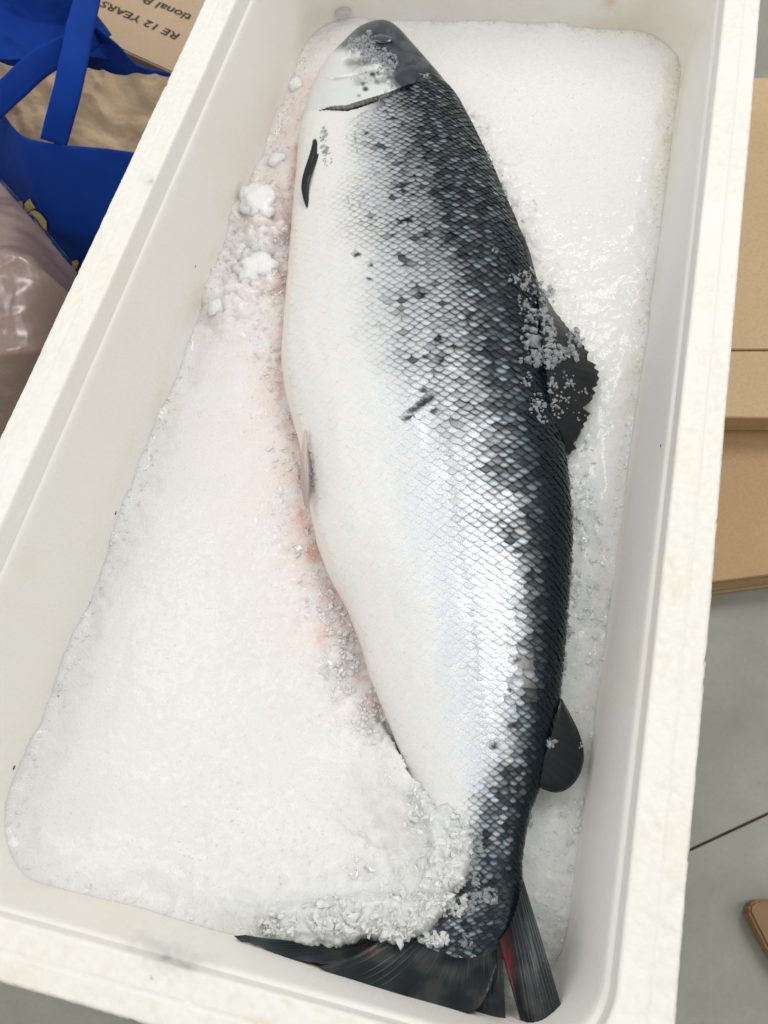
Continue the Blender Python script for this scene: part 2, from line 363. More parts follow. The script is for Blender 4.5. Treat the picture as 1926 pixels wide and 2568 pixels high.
phi = np.linspace(math.pi, 0, 400)
def section(sgn):
    c = np.cos(phi)[None, :]; s = np.sin(phi)[None, :]
    mid = (A+Bp)/2; half = (Bp-A)/2
    xy = mid[:, None, :]+half[:, None, :]*(np.sign(c)*np.abs(c)**.93)[..., None]
    zz = z0[:, None]+sgn*ht[:, None]*(np.abs(s)**.86)*(1+.10*c)
    xy[..., 2] = zz; return xy
Up = section(1)
# uniform arc-length resampling across the visible side
G = np.zeros((len(ys), K, 3)); AT = np.zeros(len(ys))
for i in range(len(ys)):
    d = np.r_[0, np.cumsum(np.linalg.norm(np.diff(Up[i], axis=0), axis=1))]; AT[i] = d[-1]; t = np.linspace(0, d[-1], K)
    for k in range(3): G[i, :, k] = np.interp(t, d, Up[i][:, k])
mid = G[:, K//2]; SL = np.r_[0, np.cumsum(np.linalg.norm(np.diff(mid, axis=0), axis=1))]
gu = np.gradient(G, axis=0); gv = np.gradient(G, axis=1); GN = np.cross(gv, gu); GN /= np.linalg.norm(GN, axis=2)[..., None]+1e-12
if GN[300, 100, 2] < 0: GN = -GN
# the gill opening
gill = [(779,278),(822,273),(871,271),(919,256),(967,241),(1003,227),(1039,212),(1052,196)]
def gill_sd(px, py):
    y = np.interp(px, [g[0] for g in gill], [g[1] for g in gill]); y = np.where(px > 1052, 196-(px-1052)*1.2, y)
    return y-py                                              # positive on the head side
wtk = np.array([(67,.45),(200,.6),(300,.66),(500,.62),(700,.66),(900,.68),(1100,.73),(1300,.77),(1500,.80),(1650,.82),(1800,.78),(1950,.66),(2050,.55),(2150,.4),(2250,.15),(2410,-.1)])
wok = np.array([(67,.3),(300,.36),(500,.26),(700,.29),(900,.40),(1100,.56),(1300,.62),(1500,.70),(1700,.74),(1850,.66),(1950,.52),(2050,.35),(2250,0),(2410,-.1)])
def fish_pig(px, py):
    wv = (px-Lf(py))/(Rf(py)-Lf(py)+1e-6)
    nz = fbm(px/90, py/90, 61, 4)*.10
    t = np.interp(py, wtk[:, 0], wtk[:, 1]); o = np.interp(py, wok[:, 0], wok[:, 1])
    return wv, sm(t-.17, t+.17, wv+nz), sm(o-.10, o+.26, wv+nz*1.4)
# spots
spots = [(1120,470,22,8),(1085,480,18,7),(1010,465,20,5),(995,470,14,4),(1012,480,8,6),(1130,598,20,9),(1245,505,16,12),(1010,555,18,6),(1028,548,12,5),(1070,590,14,6),(985,590,10,4),(920,335,8,5),(895,640,10,5),(930,665,7,4),(1060,740,15,6),(925,700,7,4),
         (1040,1025,24,7),(1060,1012,22,8),(1025,1048,16,5),(1075,1000,18,8),(1090,1030,14,6),(1068,895,14,6),(1105,905,12,6),(1060,980,10,5),(1000,410,14,4),(1050,420,13,5),(1210,560,16,10),(1160,640,18,9),(1210,690,18,10),(1100,850,13,7),(1180,790,16,9),(1240,900,14,9),(1285,620,18,8),
         (1299,1655,12,6),(1280,1730,8,6),(1300,1380,14,8),(1330,1440,12,8),(1285,1820,14,9),(1240,1870,10,7),(1270,1940,12,8)]
def spotmask(px, py):
    m = np.zeros_like(px)
    for sx, sy, a, b in spots:
        dx = (px-sx); dy = (py-sy); u = dx*.93-dy*.36; v = dx*.36+dy*.93
        m = np.maximum(m, 1-sm(.6, 1.25, np.hypot(u/a, v/b)*(1+.35*vnoise(px/7, py/7, 71))))
    return m
cpx, cpy = PX(G); wv, pig, outl = fish_pig(cpx, cpy); sd = gill_sd(cpx, cpy)
cream = np.array([.77, .765, .735]); silver = np.array([.705, .732, .765]); black = np.array([.003, .009, .014])
bm_ = sm(.10, .55, wv)[..., None]
bodyc = cream*(1-bm_)+silver*bm_; metal = .12+.45*sm(.2, .5, wv)
m = np.clip(outl*.9+pig, 0, 1)[..., None]*sm(.25,.5,wv)[..., None]; bodyc = bodyc*(1-m)+black*m; metal = metal*(1-m[..., 0]*.6)
# head colours: white cheek, slate crown, spots, dark jaw tip
hm = sm(-2, 3, sd)
edge_x = np.interp(cpy, [60, 85, 120, 150, 175, 200, 232, 300], [880, 900, 925, 965, 985, 972, 1000, 1010])+14*fbm(cpx/20, cpy/20, 81, 3)
hd = sm(-26, 14, cpx-edge_x+16*fbm(cpx/9, cpy/14, 89, 3))
slate = np.array([.045, .058, .075]); white = np.array([.72, .73, .73])
hcol = white*(1-hd[..., None])+slate*hd[..., None]*(1+.5*fbm(cpx/18, cpy/18, 83, 3)[..., None])
jaw = sm(0, 1, (150-cpy+.35*(880-cpx)*-1)/30)*sm(10, -10, cpx-930)*sm(168, 150, cpy+.0*cpx)*sm(-10, 12, (cpx-850)*-.25+(135-cpy)*.5+8*fbm(cpx/12, cpy/12, 85, 3))
hcol = hcol*(1-.88*jaw[..., None])+np.array([.07, .08, .078])*.88*jaw[..., None]
crn = (hd*sm(-.3, .15, fbm(cpx/34, cpy/26, 95, 3)))[..., None]; hcol = hcol*(1-.55*crn)+np.array([.010, .020, .045])*.55*crn
lp = (hd*sm(.0, .5, fbm(cpx/26+3, cpy/30, 97, 3)))[..., None]*.5; hcol = hcol*(1-lp)+np.array([.13, .125, .135])*lp
smr = np.exp(-(seg_dist(cpx, cpy, [(868,159),(925,152)])[0]/7)**2)[..., None]*.45; hcol = hcol*(1-smr)+np.array([.3, .3, .3])*smr
for sx, sy, r, a in [(935,186,8,.95),(949,183,6,.85),(942,198,5,.5),(911,212,7,.8),(918,229,8,.95),(945,208,7,.75),(900,206,14,.35),(960,205,14,.4),(925,195,22,.25),(901,246,5,.6),(1036,158,10,.8),(1039,180,8,.7),(1046,198,9,.8),(1090,214,7,.8),(972,127,6,.7),(895,158,26,.22),(1060,215,14,.6),(885,157,14,.3),(905,155,14,.3),(925,153,14,.3)]:
    d = np.hypot(cpx-sx, (cpy-sy)*1.1)/r*(1+.25*vnoise(cpx/5, cpy/5, 87)); k = np.exp(-d**4)*a
    hcol = hcol*(1-k[..., None])+np.array([.02, .022, .028])*k[..., None]
gd_, gp_, gs_ = seg_dist(cpx, cpy, [(835,196),(880,190),(935,175),(960,168)]); hcol *= (1-.35*np.exp(-(gd_/2.2)**2))[..., None]
gd_, gp_, gs_ = seg_dist(cpx, cpy, [(815,195),(835,202),(865,198)]); hcol = hcol*(1-.3*np.exp(-(gd_/2)**2)[..., None])+np.array([.55,.3,.28])*.3*np.exp(-(gd_/2)**2)[..., None]
bodyc = bodyc*(1-hm[..., None])+hcol*hm[..., None]; metal = metal*(1-hm)+.25*hm
# open slit behind the gill cover
slitw = np.interp(cpx, [779, 822, 860, 900, 940, 975, 1040], [.5, 1.5, 6.5, 8.5, 6, 3.5, 1.2])
slit = (1-sm(slitw*.75, slitw*1.15, -sd))*(cpx < 1045)*(cpx > 800)*(sd < 4)
bodyc = bodyc*(1-slit[..., None])+np.array([.035, .006, .010])*slit[..., None]; metal *= (1-slit)
sp_ = spotmask(cpx, cpy)*(1-hm); bodyc = bodyc*(1-.9*sp_[..., None])+black*.9*sp_[..., None]
# pinkish belly skin
pk = np.exp(-((wv-.02)/.05)**2)*.25*sm(300, 360, cpy); bodyc = bodyc*(1-pk[..., None])+np.array([.85, .6, .5])*pk[..., None]
ph, _, _ = seg_dist(cpx, cpy, [(774,1120),(780,1180),(779,1230),(772,1262)]); ph = np.exp(-(ph/7)**2)*.8  # shade of the pit by the pelvic fin, painted dark on the skin
bodyc = bodyc*(1-ph[..., None])+np.array([.16, .12, .12])*ph[..., None]; metal *= 1-ph
Gd = G-GN*(slit*.0030)[..., None]
bp = np.exp(-(((cpx-1325)/52)**2+((cpy-1690)/75)**2))[..., None]*.7; bodyc = bodyc*(1-bp)+np.array([.20, .19, .17])*bp
# gentle anatomy: jaw/cheek creases and belly folds
gd_, _, _ = seg_dist(cpx, cpy, [(835,196),(880,190),(935,175),(965,166)]); crease = np.exp(-(gd_/3)**2)*.0016
gd_, _, _ = seg_dist(cpx, cpy, [(870,130),(905,160),(960,150)]); crease += np.exp(-(gd_/4)**2)*.0016
gd_, _, _ = seg_dist(cpx, cpy, [(858,150),(885,128),(915,118),(945,122)]); crease += np.exp(-(gd_/3)**2)*.0016
gd_, _, _ = seg_dist(cpx, cpy, [(798,232),(850,222),(905,232)]); crease += np.exp(-(gd_/8)**2)*.0006
Gd -= GN*(crease*hm)[..., None]
und = GN*((fbm(cpx/34, cpy/60, 91, 3)*.00035+fbm(cpx/110, cpy/260, 92, 2)*.0009)*(1-hm))[..., None]; Gd += und; G += und
lowr = section(-1)[:, ::-1][:, 10:-10:12]
nl = lowr.shape[1]
lc = np.tile(np.array([.5, .5, .48, .1]), (len(ys), nl, 1))
body_V = np.concatenate([Gd, lowr], 1); body_C = np.concatenate([np.concatenate([bodyc, metal[..., None]], -1), lc], 1)
fish = empty('salmon', tuple(np.append(mid[450][:2], -.13)))
tag(fish, 'whole silver salmon with dark back lying on crushed ice in the foam box', 'fish')
bf = grid_faces(len(ys), K+nl, True)
body = par(mesh_np('body', body_V.reshape(-1, 3), bf, SKIN, None, True, body_C.reshape(-1, 4)), fish)
T_BODY = tree(body)

# gill cover: a plate lying over the side of the head, its rear edge free
def surf(i, j, h=0):
    """bilinear point on the fish's side; i station, j 0..K-1"""
    i = np.clip(i, 0, len(ys)-1.001); j = np.clip(j, 0, K-1.001); a = i.astype(int); b = j.astype(int); u = (i-a)[..., None]; v = (j-b)[..., None]
    def bl(Z): return (Z[a, b]*(1-v)+Z[a, b+1]*v)*(1-u)+(Z[a+1, b]*(1-v)+Z[a+1, b+1]*v)*u
    n = bl(GN); n /= np.linalg.norm(n, axis=-1)[..., None]
    return bl(G)+n*np.asarray(h)[..., None], n
keep = (sd > 0) & (sd < 62) & (cpx > 800) & (cpx < 1048) 
rowsi = np.where((ys > 165) & (ys < 285))[0]
idx = -np.ones((len(ys), K), int); vv = []; cc = []
sd2 = np.clip(sd, 0, 70)
side_f = np.minimum(sm(0, 50, cpx-795), sm(0, 30, 1052-cpx))
off = (.0004+.0017*(1-sm(0, 55, sd2)))*side_f-.0011*(1-side_f)**2-.0012*sm(40, 60, sd2)
sel = (sd > -1.78) & (sd < 62) & (cpx > 790) & (cpx < 1056)
q = np.where(sel); idx[q] = np.arange(len(q[0])); vv = (G+GN*off[..., None])[q]; cc = np.concatenate([hcol, np.full(hcol.shape[:2]+(1,), .2)], -1)[q]
fa = []
I, J = np.where(sel[:-1, :-1] & sel[1:, :-1] & sel[:-1, 1:] & sel[1:, 1:])
fa = np.stack([idx[I, J], idx[I, J+1], idx[I+1, J+1], idx[I+1, J]], -1)
neg = np.clip(-sd[q], 0, None)/1.757; v2_, _ = surf(q[0]-neg, q[1].astype(float), off[q]); vv = np.where((sd[q] < 0)[:, None], v2_, vv)
vv = vv-GN[q]*(crease*.8*hm)[q][:, None]; gc = par(mesh_np('gill_cover', vv, fa, SKIN, None, True, cc), fish)
so = gc.modifiers.new('s', 'SOLIDIFY'); so.thickness = .0006; so.offset = -1

# eye
h = shoot(958, 100, T_BODY)
if h:
    e = empty('eye', (0, 0, 0)); bpy.data.objects.remove(e)
    q_ = Vector((0, 0, 1)).rotation_difference(h[1])
    bm = bmesh.new(); bmesh.ops.create_uvsphere(bm, u_segments=28, v_segments=16, radius=.0066); bmesh.ops.scale(bm, vec=(1.45, .85, .30), verts=bm.verts)
    eye = bm_obj('eye', bm, N('eye_wet').set(Base_Color=(.02, .03, .05, 1), Roughness=.08, Coat_Weight=1).m, True); eye.location = Vector(h[0])-h[1]*.0006
    eye.rotation_mode = 'QUATERNION'; eye.rotation_quaternion = q_; par(eye, fish)
    bm = bmesh.new(); bmesh.ops.create_uvsphere(bm, u_segments=20, v_segments=12, radius=.0022); bmesh.ops.scale(bm, vec=(1, 1, .4), verts=bm.verts)
    pu = bm_obj('pupil', bm, N('pupil_black').set(Base_Color=(.002, .002, .002, 1), Roughness=.05).m, True); pu.parent = eye; pu.location = (.0040, 0, .0010)

# ------------------------------------------------------------------ scales
pitch = lambda s: np.interp(s/SL[-1], [0, .15, .4, .6, .8, 1], [.0060, .0069, .0080, .0086, .0066, .0046])
s_ = np.interp(255, ys, SL); recs = []; row = 0
while s_ < SL[-1]-.002:
    p_ = pitch(s_); i_ = np.interp(s_, SL, np.arange(len(ys))); at = np.interp(i_, np.arange(len(ys)), AT)
    nk = int(at*.5/p_)+1
    for k in range(-nk, nk+1):
        a = (k+(.5 if row % 2 else 0))*p_
        v = .5+a/at
        if .085 < v < .985: recs.append((s_, a, p_))
    s_ += p_*.405; row += 1
recs = np.array(recs)
tt = np.array([-1, -.72, -.38, 0, .38, .72, 1.]); ll = np.array([-.72, -.15, .4, .78, 1.])
nt, nL = len(tt), len(ll); Sx = recs[:, 0][:, None, None]; Ax = recs[:, 1][:, None, None]; Pt = recs[:, 2][:, None, None]
jit = rng.normal(0, 1, (len(recs), 6))
# wavy lattice, so that the rows are not ruled lines
Sx = Sx+.0009*fbm(recs[:, 0]/.03, recs[:, 1]/.03, 3, 2)[:, None, None]+jit[:, 0][:, None, None]*.00034
Ax = Ax+.0010*fbm(recs[:, 0]/.03+7, recs[:, 1]/.03, 5, 2)[:, None, None]+jit[:, 1][:, None, None]*.00034
size = 1+.09*jit[:, 2][:, None, None]
Tm = tt[None, None, :]; Lm = ll[None, :, None]
tip = .47*Pt*(1-.92*np.abs(Tm)**1.9)*size
back = -.42*Pt
lf = np.where(Lm < 0, back*(-Lm/.72), tip*Lm)
pos_s = Sx+lf+0*Tm; pos_a = Ax+Tm*Pt*.53*size+0*Lm
i_f = np.interp(pos_s, SL, np.arange(len(ys))); at = np.interp(i_f, np.arange(len(ys)), AT); j_f = (.5+pos_a/at)*(K-1)
tilt = (jit[:, 3][:, None, None]*Tm*.5+jit[:, 4][:, None, None]*Lm*.35)*.00013*(Pt/.008)
ci = np.interp(recs[:, 0], SL, np.arange(len(ys))); cj = (.5+recs[:, 1]/np.interp(ci, np.arange(len(ys)), AT))*(K-1); rv = recs[:, 0]*0+cj/(K-1)
bel = (.09+.91*sm(.30, .68, rv))[:, None, None]
bl_ = .35+.65*sm(.2, .45, rv)[:, None, None]
hgt = (bel*(-.00035+.00080*sm(-.72, 1, Lm)**.8)*(1-.35*Tm**2)+.00018*bel*(1-Tm**2)*(1-Lm**2*.6)+tilt*(.5+.8*bel))*(Pt/.008)+.00022
SV, SN = surf(i_f, j_f, hgt)
cenp = SV[:, 2, 3]; spx, spy = PX(cenp); w2, pig2, out2 = fish_pig(spx, spy); chn = .5+1.1*np.clip(fbm(recs[:, 0]/.016, recs[:, 1]/.020, 201, 3)+.35+.25*jit[:, 5], 0, 1); out2 = np.clip(out2*np.where(pig2 > .6, 1, chn), 0, 1); sds = gill_sd(spx, spy)
ok = (sds < -(8+26*sm(1010, 900, spx))) & (j_f.max((1, 2)) < K-2) & (j_f.min((1, 2)) > 1)
rn = rng.random(len(recs)); rn2 = rng.random(len(recs))
ctr = silver*np.ones((len(recs), 3))*(1-sm(.22, .45, w2)[:, None]*0)
ctr = np.where((w2 < .56)[:, None], cream+(silver-cream)*sm(.10, .55, w2)[:, None], ctr)
blu = np.array([.205, .27, .305])*(.15+1.7*rn[:, None]**2.0)*np.where(rn2[:, None] > .82, np.array([1.25, 1.0, .9]), 1)
pg = np.clip(pig2*1.15+(.28*(rn2-.5))*(outl.max() > 0)*sm(.05, .5, out2), 0, 1)
ctr = ctr*(1-pg[:, None])+blu*pg[:, None]
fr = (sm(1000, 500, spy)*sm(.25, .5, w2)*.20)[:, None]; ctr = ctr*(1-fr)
vd = sm(.79, .93, w2)[:, None]*sm(400, 700, spy)[:, None]; ctr = ctr*(1-vd)+black*1.5*vd
vd = (sm(2080, 2260, spy)*sm(.50, .80, w2))[:, None]; ctr = ctr*(1-vd)+black*1.5*vd
ctr = ctr*(1-.16*(np.abs(recs[:, 1]/np.interp(recs[:, 0], SL, AT)-.045)*np.interp(recs[:, 0], SL, AT) < recs[:, 2]*.26)[:, None])
spc = spotmask(spx, spy)*.35
rndblk = np.where((w2 > .3), sm(.80, 1.0, rng.random(len(recs)))*sm(.2, .9, out2), 0)*.85; dk = np.maximum(spc, rndblk)[:, None]
ctr = ctr*(1-dk)+black*dk
edge = ctr*(1-out2[:, None]**.8)+black*out2[:, None]**.8
# dark rim of each scale, wider where the back is pigmented
E_ = np.maximum(sm(.30, .98, np.abs(Tm)+0*Lm), sm(.50, .98, Lm+0*Tm)); E_ = np.maximum(E_, sm(.05, -.3, Lm+0*Tm))
E_ = E_[..., None]**(np.interp(pig2, [0, .6], [2.0, .75])*np.exp(.35*jit[:, 5]))[:, None, None, None]
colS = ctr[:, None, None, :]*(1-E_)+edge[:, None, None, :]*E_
mS = (.04+.6*sm(.18, .66, w2))*(1-.25*pig2); mS = mS[:, None, None, None]*(1-.9*E_*out2[:, None, None, None])
vx_, vy_ = PX(SV); spv = (spotmask(vx_, vy_)*sm(6, 0, 0*vx_))[..., None]; colS = colS*(1-.93*spv)+black*.93*spv; mS = mS*(1-spv*.8)
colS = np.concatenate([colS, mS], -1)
patch = np.exp(-(((spx-1325)/52)**2+((spy-1690)/75)**2)); lost = rng.random(len(recs)) < .5*patch+.012*(w2 > .35); ok &= ~lost
okI = np.where(ok)[0]
# the 300 that read most clearly are parts of their own, the rest is one part
clear = (Pt[okI, 0, 0]*1000)+3.0*sm(.3, .8, out2[okI])-4*sm(.84, .9, w2[okI])-np.abs(spy[okI]-1420)/320-8*(spy[okI] > 2030)
order = okI[np.argsort(-clear)]; big_, rest = order[:300], order[300:]
gf = grid_faces(nL, nt)
nv = nt*nL
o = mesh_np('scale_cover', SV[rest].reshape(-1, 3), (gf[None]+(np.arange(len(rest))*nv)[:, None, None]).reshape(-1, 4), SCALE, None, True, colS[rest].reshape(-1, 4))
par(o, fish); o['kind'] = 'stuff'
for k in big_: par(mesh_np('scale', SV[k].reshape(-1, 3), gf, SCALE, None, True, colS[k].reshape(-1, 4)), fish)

# ------------------------------------------------------------------ fins
def fin(name, base_pts, tip_pts, nray, m, colf, corr=.0004, thick=.0007, jag=0.0, it=2, seed=0, curl=0.0, bow=0.0):
    """fin membrane between a base line and an outer edge, both lists of (px, py, z)"""
    r_ = np.random.default_rng(seed)
    Bq = smooth_rs([np.append(P(a, b, c), 0)[:3] for a, b, c in base_pts], nray*4, it); Tq = smooth_rs([P(a, b, c) for a, b, c in tip_pts], nray*4, it)
    t = np.linspace(0, 1, m)[None, :, None]
    ray = np.clip(np.abs(np.sin(np.arange(nray*4)*math.pi/4))*np.repeat(r_.uniform(.3, 1, nray), 4)+.15*r_.normal(size=nray*4), 0, 1); jg = 1-jag*(np.repeat(r_.random(nray)**2, 4)*1.1+np.tile([0, .25, .7, .9], nray)*np.repeat(r_.uniform(.1, .9, nray), 4))
    V0 = Bq[:, None]*(1-t)+(Bq[:, None]+(Tq-Bq)[:, None]*jg[:, None, None])*t
    V0[..., 2] += (np.sin(t*math.pi)*curl)[..., 0]; V0[..., 1] -= np.linalg.norm(V0[:, -1]-V0[:, 0], axis=1)[:, None]*bow*np.sin(t*math.pi)[..., 0]
    V0[..., 2] += (ray[:, None]-.5)*corr*(.4+t[0, :, 0][None]*.8)+fbm(V0[..., 0]/.006, V0[..., 1]/.006, seed, 3)*corr*.8
    V1 = V0.copy(); V1[..., 2] -= thick*(1.15-t[0, :, 0][None])
    n = nray*4; Vv = np.concatenate([V0.reshape(-1, 3), V1.reshape(-1, 3)])
    f = grid_faces(n, m); f2_ = f[:, ::-1]+n*m
    e1 = np.arange(n-1); side = [np.stack([e1*m+m-1, (e1+1)*m+m-1, (e1+1)*m+m-1+n*m, e1*m+m-1+n*m], -1)]
    e2 = np.arange(m-1); side += [np.stack([e2, e2+1, e2+1+n*m, e2+n*m], -1), np.stack([(n-1)*m+e2, (n-1)*m+e2+1, (n-1)*m+e2+1+n*m, (n-1)*m+e2+n*m], -1)]
    tx, ty = PX(Vv); c = colf(tx, ty, np.tile(np.broadcast_to(t[0, :, 0][None], (n, m)).ravel(), 2), np.tile(np.repeat(ray, m), 2))
    o = mesh_np(name, Vv, np.concatenate([f, f2_]+side), SKIN, None, True, c); par(o, fish); return o, V0
def c_black(px, py, t, ray):
    c = np.array([.012, .014, .017])*(1+.6*ray[:, None]*(.5+.5*vnoise(px/30, py/30, 5)[:, None])); return np.hstack([c, np.full((len(px), 1), .1)])
def c_pel(px, py, t, ray):
    c = np.array([.62, .5, .47])*(1-.35*t[:, None])+0*px[:, None]; return np.hstack([c, np.full((len(px), 1), .1)])
def c_tail(px, py, t, ray):
    n = fbm(px/60, py/40, 15, 4)[:, None]; c = np.array([.013, .019, .021])*(1+.9*n)*(1+2.2*ray[:, None]*sm(.75, .1, t)[:, None]*(.5+.5*vnoise(px/12, py/40, 23)[:, None]))*(1+1.2*sm(.6, 1, t)[:, None]*sm(900, 650, px)[:, None])
    br = sm(.15, .55, n[:, 0]+.3*(1-t))[:, None]*.25; c = c*(1-br)+np.array([.085, .075, .06])*br; kb = (sm(.30, .02, t)*sm(1240, 1275, px))[:, None]; c = c*(1-kb)+np.array([.006, .009, .012])*kb
    r = (np.exp(-(((px-1272-(py-2400)*.12)/12)**2+((py-2410)/52)**2))*(.7+.6*vnoise(px/8, py/14, 19))+.25*np.exp(-(((px-925)/22)**2+((py-2382)/9)**2)))[:, None]
    c = c*(1-np.clip(r, 0, 1))+np.array([.20, .012, .016])*np.clip(r, 0, 1)
    return np.hstack([np.clip(c, .004, 1), np.full((len(px), 1), .1)])
zi = -.098
dors, dV = fin('dorsal_fin', [(1352,722,-.078),(1352,780,-.070),(1360,850,-.068),(1370,930,-.068),(1380,1010,-.072),(1392,1090,-.082),(1398,1112,-.09)],
    [(1362,728,-.085),(1387,774,-.09),(1434,831,-.093),(1464,863,-.094),(1484,891,-.094),(1500,921,-.094),(1507,950,-.094),(1494,985,-.095),(1486,1020,-.095),(1474,1062,-.095),(1462,1100,-.096),(1442,1132,-.096),(1420,1150,-.097)],
    26, 14, c_black, .0003, .0008, .13, 1, 3)
adip, _ = fin('adipose_fin', [(1404,1752,-.086),(1396,1800,-.082),(1382,1850,-.08),(1365,1900,-.082),(1350,1940,-.084),(1342,1968,-.088)],
    [(1412,1757,-.090),(1432,1795,-.091),(1450,1830,-.091),(1463,1870,-.091),(1466,1908,-.091),(1453,1950,-.091),(1424,1981,-.091),(1393,1990,-.091),(1364,1981,-.091),(1350,1972,-.090)], 14, 10, c_black, .0001, .0025, 0, 2, 4, .002)
zp = -.072
pect, _ = fin('pectoral_fin', [(786,300,zp-.004),(793,298,zp),(800,306,zp+.002)], [(768,470,zp+.004),(770,528,zp+.001),(778,508,zp+.001)], 10, 26,
    c_black, .0005, .0009, 0, 1, 6, .003)
pd = np.array([.03,.03,.03])
# bend the pectoral fin the way it lies: bulging towards the back
me = pect.data; co = np.zeros(len(me.vertices)*3); me.vertices.foreach_get('co', co); co = co.reshape(-1, 3); tx, ty = PX(co)
k = np.sin(np.clip((ty-298)/230, 0, 1)*math.pi)**.9; co[:, 0] += k*.0016*np.sign(tx-np.interp(ty, [298, 528], [793, 771]))+.0030*np.sin(np.clip((ty-298)/230, 0, 1)*2*math.pi); me.vertices.foreach_set('co', co.ravel())
pelv, _ = fin('pelvic_fin', [(762,1080,-.074),(767,1076,-.072),(771,1082,-.074)], [(752,1215,-.079),(768,1280,-.074),(773,1270,-.072)], 6, 24, c_pel, .0003, .0008, 0, 1, 8, .003)
# hollow beside the pelvic fin: its shade is painted into the body colour
# tail
tb = -.080
# (lobe outline points) three overlapping fans
tailA, tA = fin('tail_fin', [(1246,2372,tb+.002),(1200,2392,tb+.001),(1150,2398,tb),(1110,2385,tb),(1065,2365,tb),(1030,2345,tb),(1000,2325,tb+.001)],
    [(1246,2432,-.070),(1234,2470,-.066),(1216,2508,-.062),(1196,2535,-.059),(1168,2548,-.058),(1131,2549,-.058),(1067,2531,-.059),(1008,2500,-.060),(903,2466,-.064),(850,2450,-.066),(790,2428,-.068)], 22, 22, c_tail, .00018, .0009, .02, 1, 12, .003, .07)
tailB, tB = fin('tail_fin_lobe', [(1040,2355,tb-.003),(1020,2340,tb-.003),(1000,2325,tb-.003),(975,2315,tb-.003),(950,2310,tb-.003)],
    [(900,2440,-.068),(844,2423,-.068),(738,2409,-.074),(667,2383,-.080),(572,2349,-.085),(610,2345,-.086)], 12, 20, c_tail, .00018, .0009, .02, 1, 13, .001, .075)
tailC, tC = fin('tail_fin_lobe', [(1312,2205,tb+.002),(1300,2262,tb+.008),(1284,2310,tb+.008),(1264,2345,tb+.006),(1250,2362,tb+.005)],
    [(1418,2556,-.058),(1412,2600,-.056),(1380,2640,-.052),(1340,2640,-.054),(1308,2570,-.064)], 14, 22, c_tail, .00018, .0009, .02, 1, 14, .002)
tailD, tD = fin('tail_fin_lobe', [(1258,2368,tb+.003),(1240,2372,tb+.003),(1215,2380,tb+.002)], [(1270,2596,-.068),(1225,2600,-.068),(1170,2582,-.069)], 7, 20, c_tail, .00018, .0009, .02, 1, 16, .002)
for t_, tv, nr in ((tailA, tA, 22), (tailB, tB, 12), (tailC, tC, 14)):
    for r in sorted(random.sample(range(1, nr), int(nr*.6))):
        line = tv[r*4].copy(); line[:, 2] += .00025; w_ = np.linspace(.0006, .00025, len(line))
        d_ = np.gradient(line, axis=0); d_[:, 2] = 0; d_ /= np.linalg.norm(d_, axis=1)[:, None]+1e-9; s2 = np.stack([-d_[:, 1], d_[:, 0], 0*d_[:, 0]], -1)
        vv = np.stack([line-s2*w_[:, None], line+np.array([0, 0, .00014]), line+s2*w_[:, None]], 1)
        cc = c_tail(*PX(vv.reshape(-1, 3)), np.repeat(np.linspace(0, 1, len(line)), 3), np.tile([.2, 1.2, .2], len(line)))
        o = mesh_np('fin_ray', vv.reshape(-1, 3), grid_faces(len(line), 3), SKIN, None, True, cc)
        o.parent = t_
T_FISH = [T_BODY, tree(gc)]+[tree(x) for x in (dors, adip, tailA, tailB, tailC, pect)]

# ------------------------------------------------------------------ crushed ice
nx_, ny_ = 350, 760
gx_ = np.linspace(-.183, .183, nx_); gy_ = np.linspace(.024, .827, ny_); X, Y = np.meshgrid(gx_, gy_, indexing='xy')
IZ = -.106
def w2d(pts, z=-.1): return [tuple(P(a, b, z)[:2]) for a, b in pts]
belly = w2d([(800,200),(765,300),(742,420),(728,580),(718,720),(703,900),(720,1040),(750,1120),(768,1280),(795,1372),(830,1455),(880,1545),(915,1690),(945,1800),(1000,1900)])
dB, pB, sB = seg_dist(X, Y, belly)
back_l = w2d([(1160,300),(1260,500),(1340,700),(1400,1100),(1435,1400),(1415,1700),(1350,2000),(1325,2200),(1400,2500)])
dK, pK, sK = seg_dist(X, Y, back_l)
warp = .004*fbm(X/.012, Y/.012, 101, 3); warp2 = .004*fbm(X/.012+5, Y/.012, 103, 3); Xw, Yw = X+warp, Y+warp2
Z = IZ+.0035*fbm(X/.09, Y/.09, 105, 3)
left = X < P(900, 1200, -.1)[0]
lumpL = np.exp(-(dB/.030)**2)*(sB != 0); lumpK = np.exp(-(dK/.020)**2)
lowtail = np.exp(-((Y-.07)/.05)**2)*sm(-.10, -.02, X)
cl_ = P(620, 620, -.1); lumpC = np.exp(-(np.hypot((X-cl_[0])/.036, (Y-cl_[1])/.085))**4)
amt = np.clip(lumpL*.85+lumpK*.75+lowtail*.7+lumpC*.9, 0, 1.1); Z += lumpC*.005
Z += amt*(balls(Xw/.016, Yw/.016, .85, 111)*.0050+balls(Xw/.0085, Yw/.0085, .9, 113)*.0042-.0046)+(.12+amt)*balls(Xw/.003, Yw/.003, .85, 115)*.0011
Z += (.00045+amt*.0007)*fbm(X/.0045, Y/.0045, 117, 4)
topl = np.exp(-(np.hypot(X+.15, Y-.70)/.10)**2); Z -= topl*.022
Z += .012*np.exp(-(np.hypot((X-.05)/.16, (Y-.84)/.07))**2)
ky = sm(.38, .5, Y); Z += .006*np.exp(-(dK/.05)**2)*ky-.004*np.exp(-(dK/.02)**2)*(1-ky)
Z -= .010*np.exp(-(dB/.009)**2)*sm(-.2, .4, fbm(Y/.02, X/.05, 119, 2)+.3)*sm(.85, .6, Y)
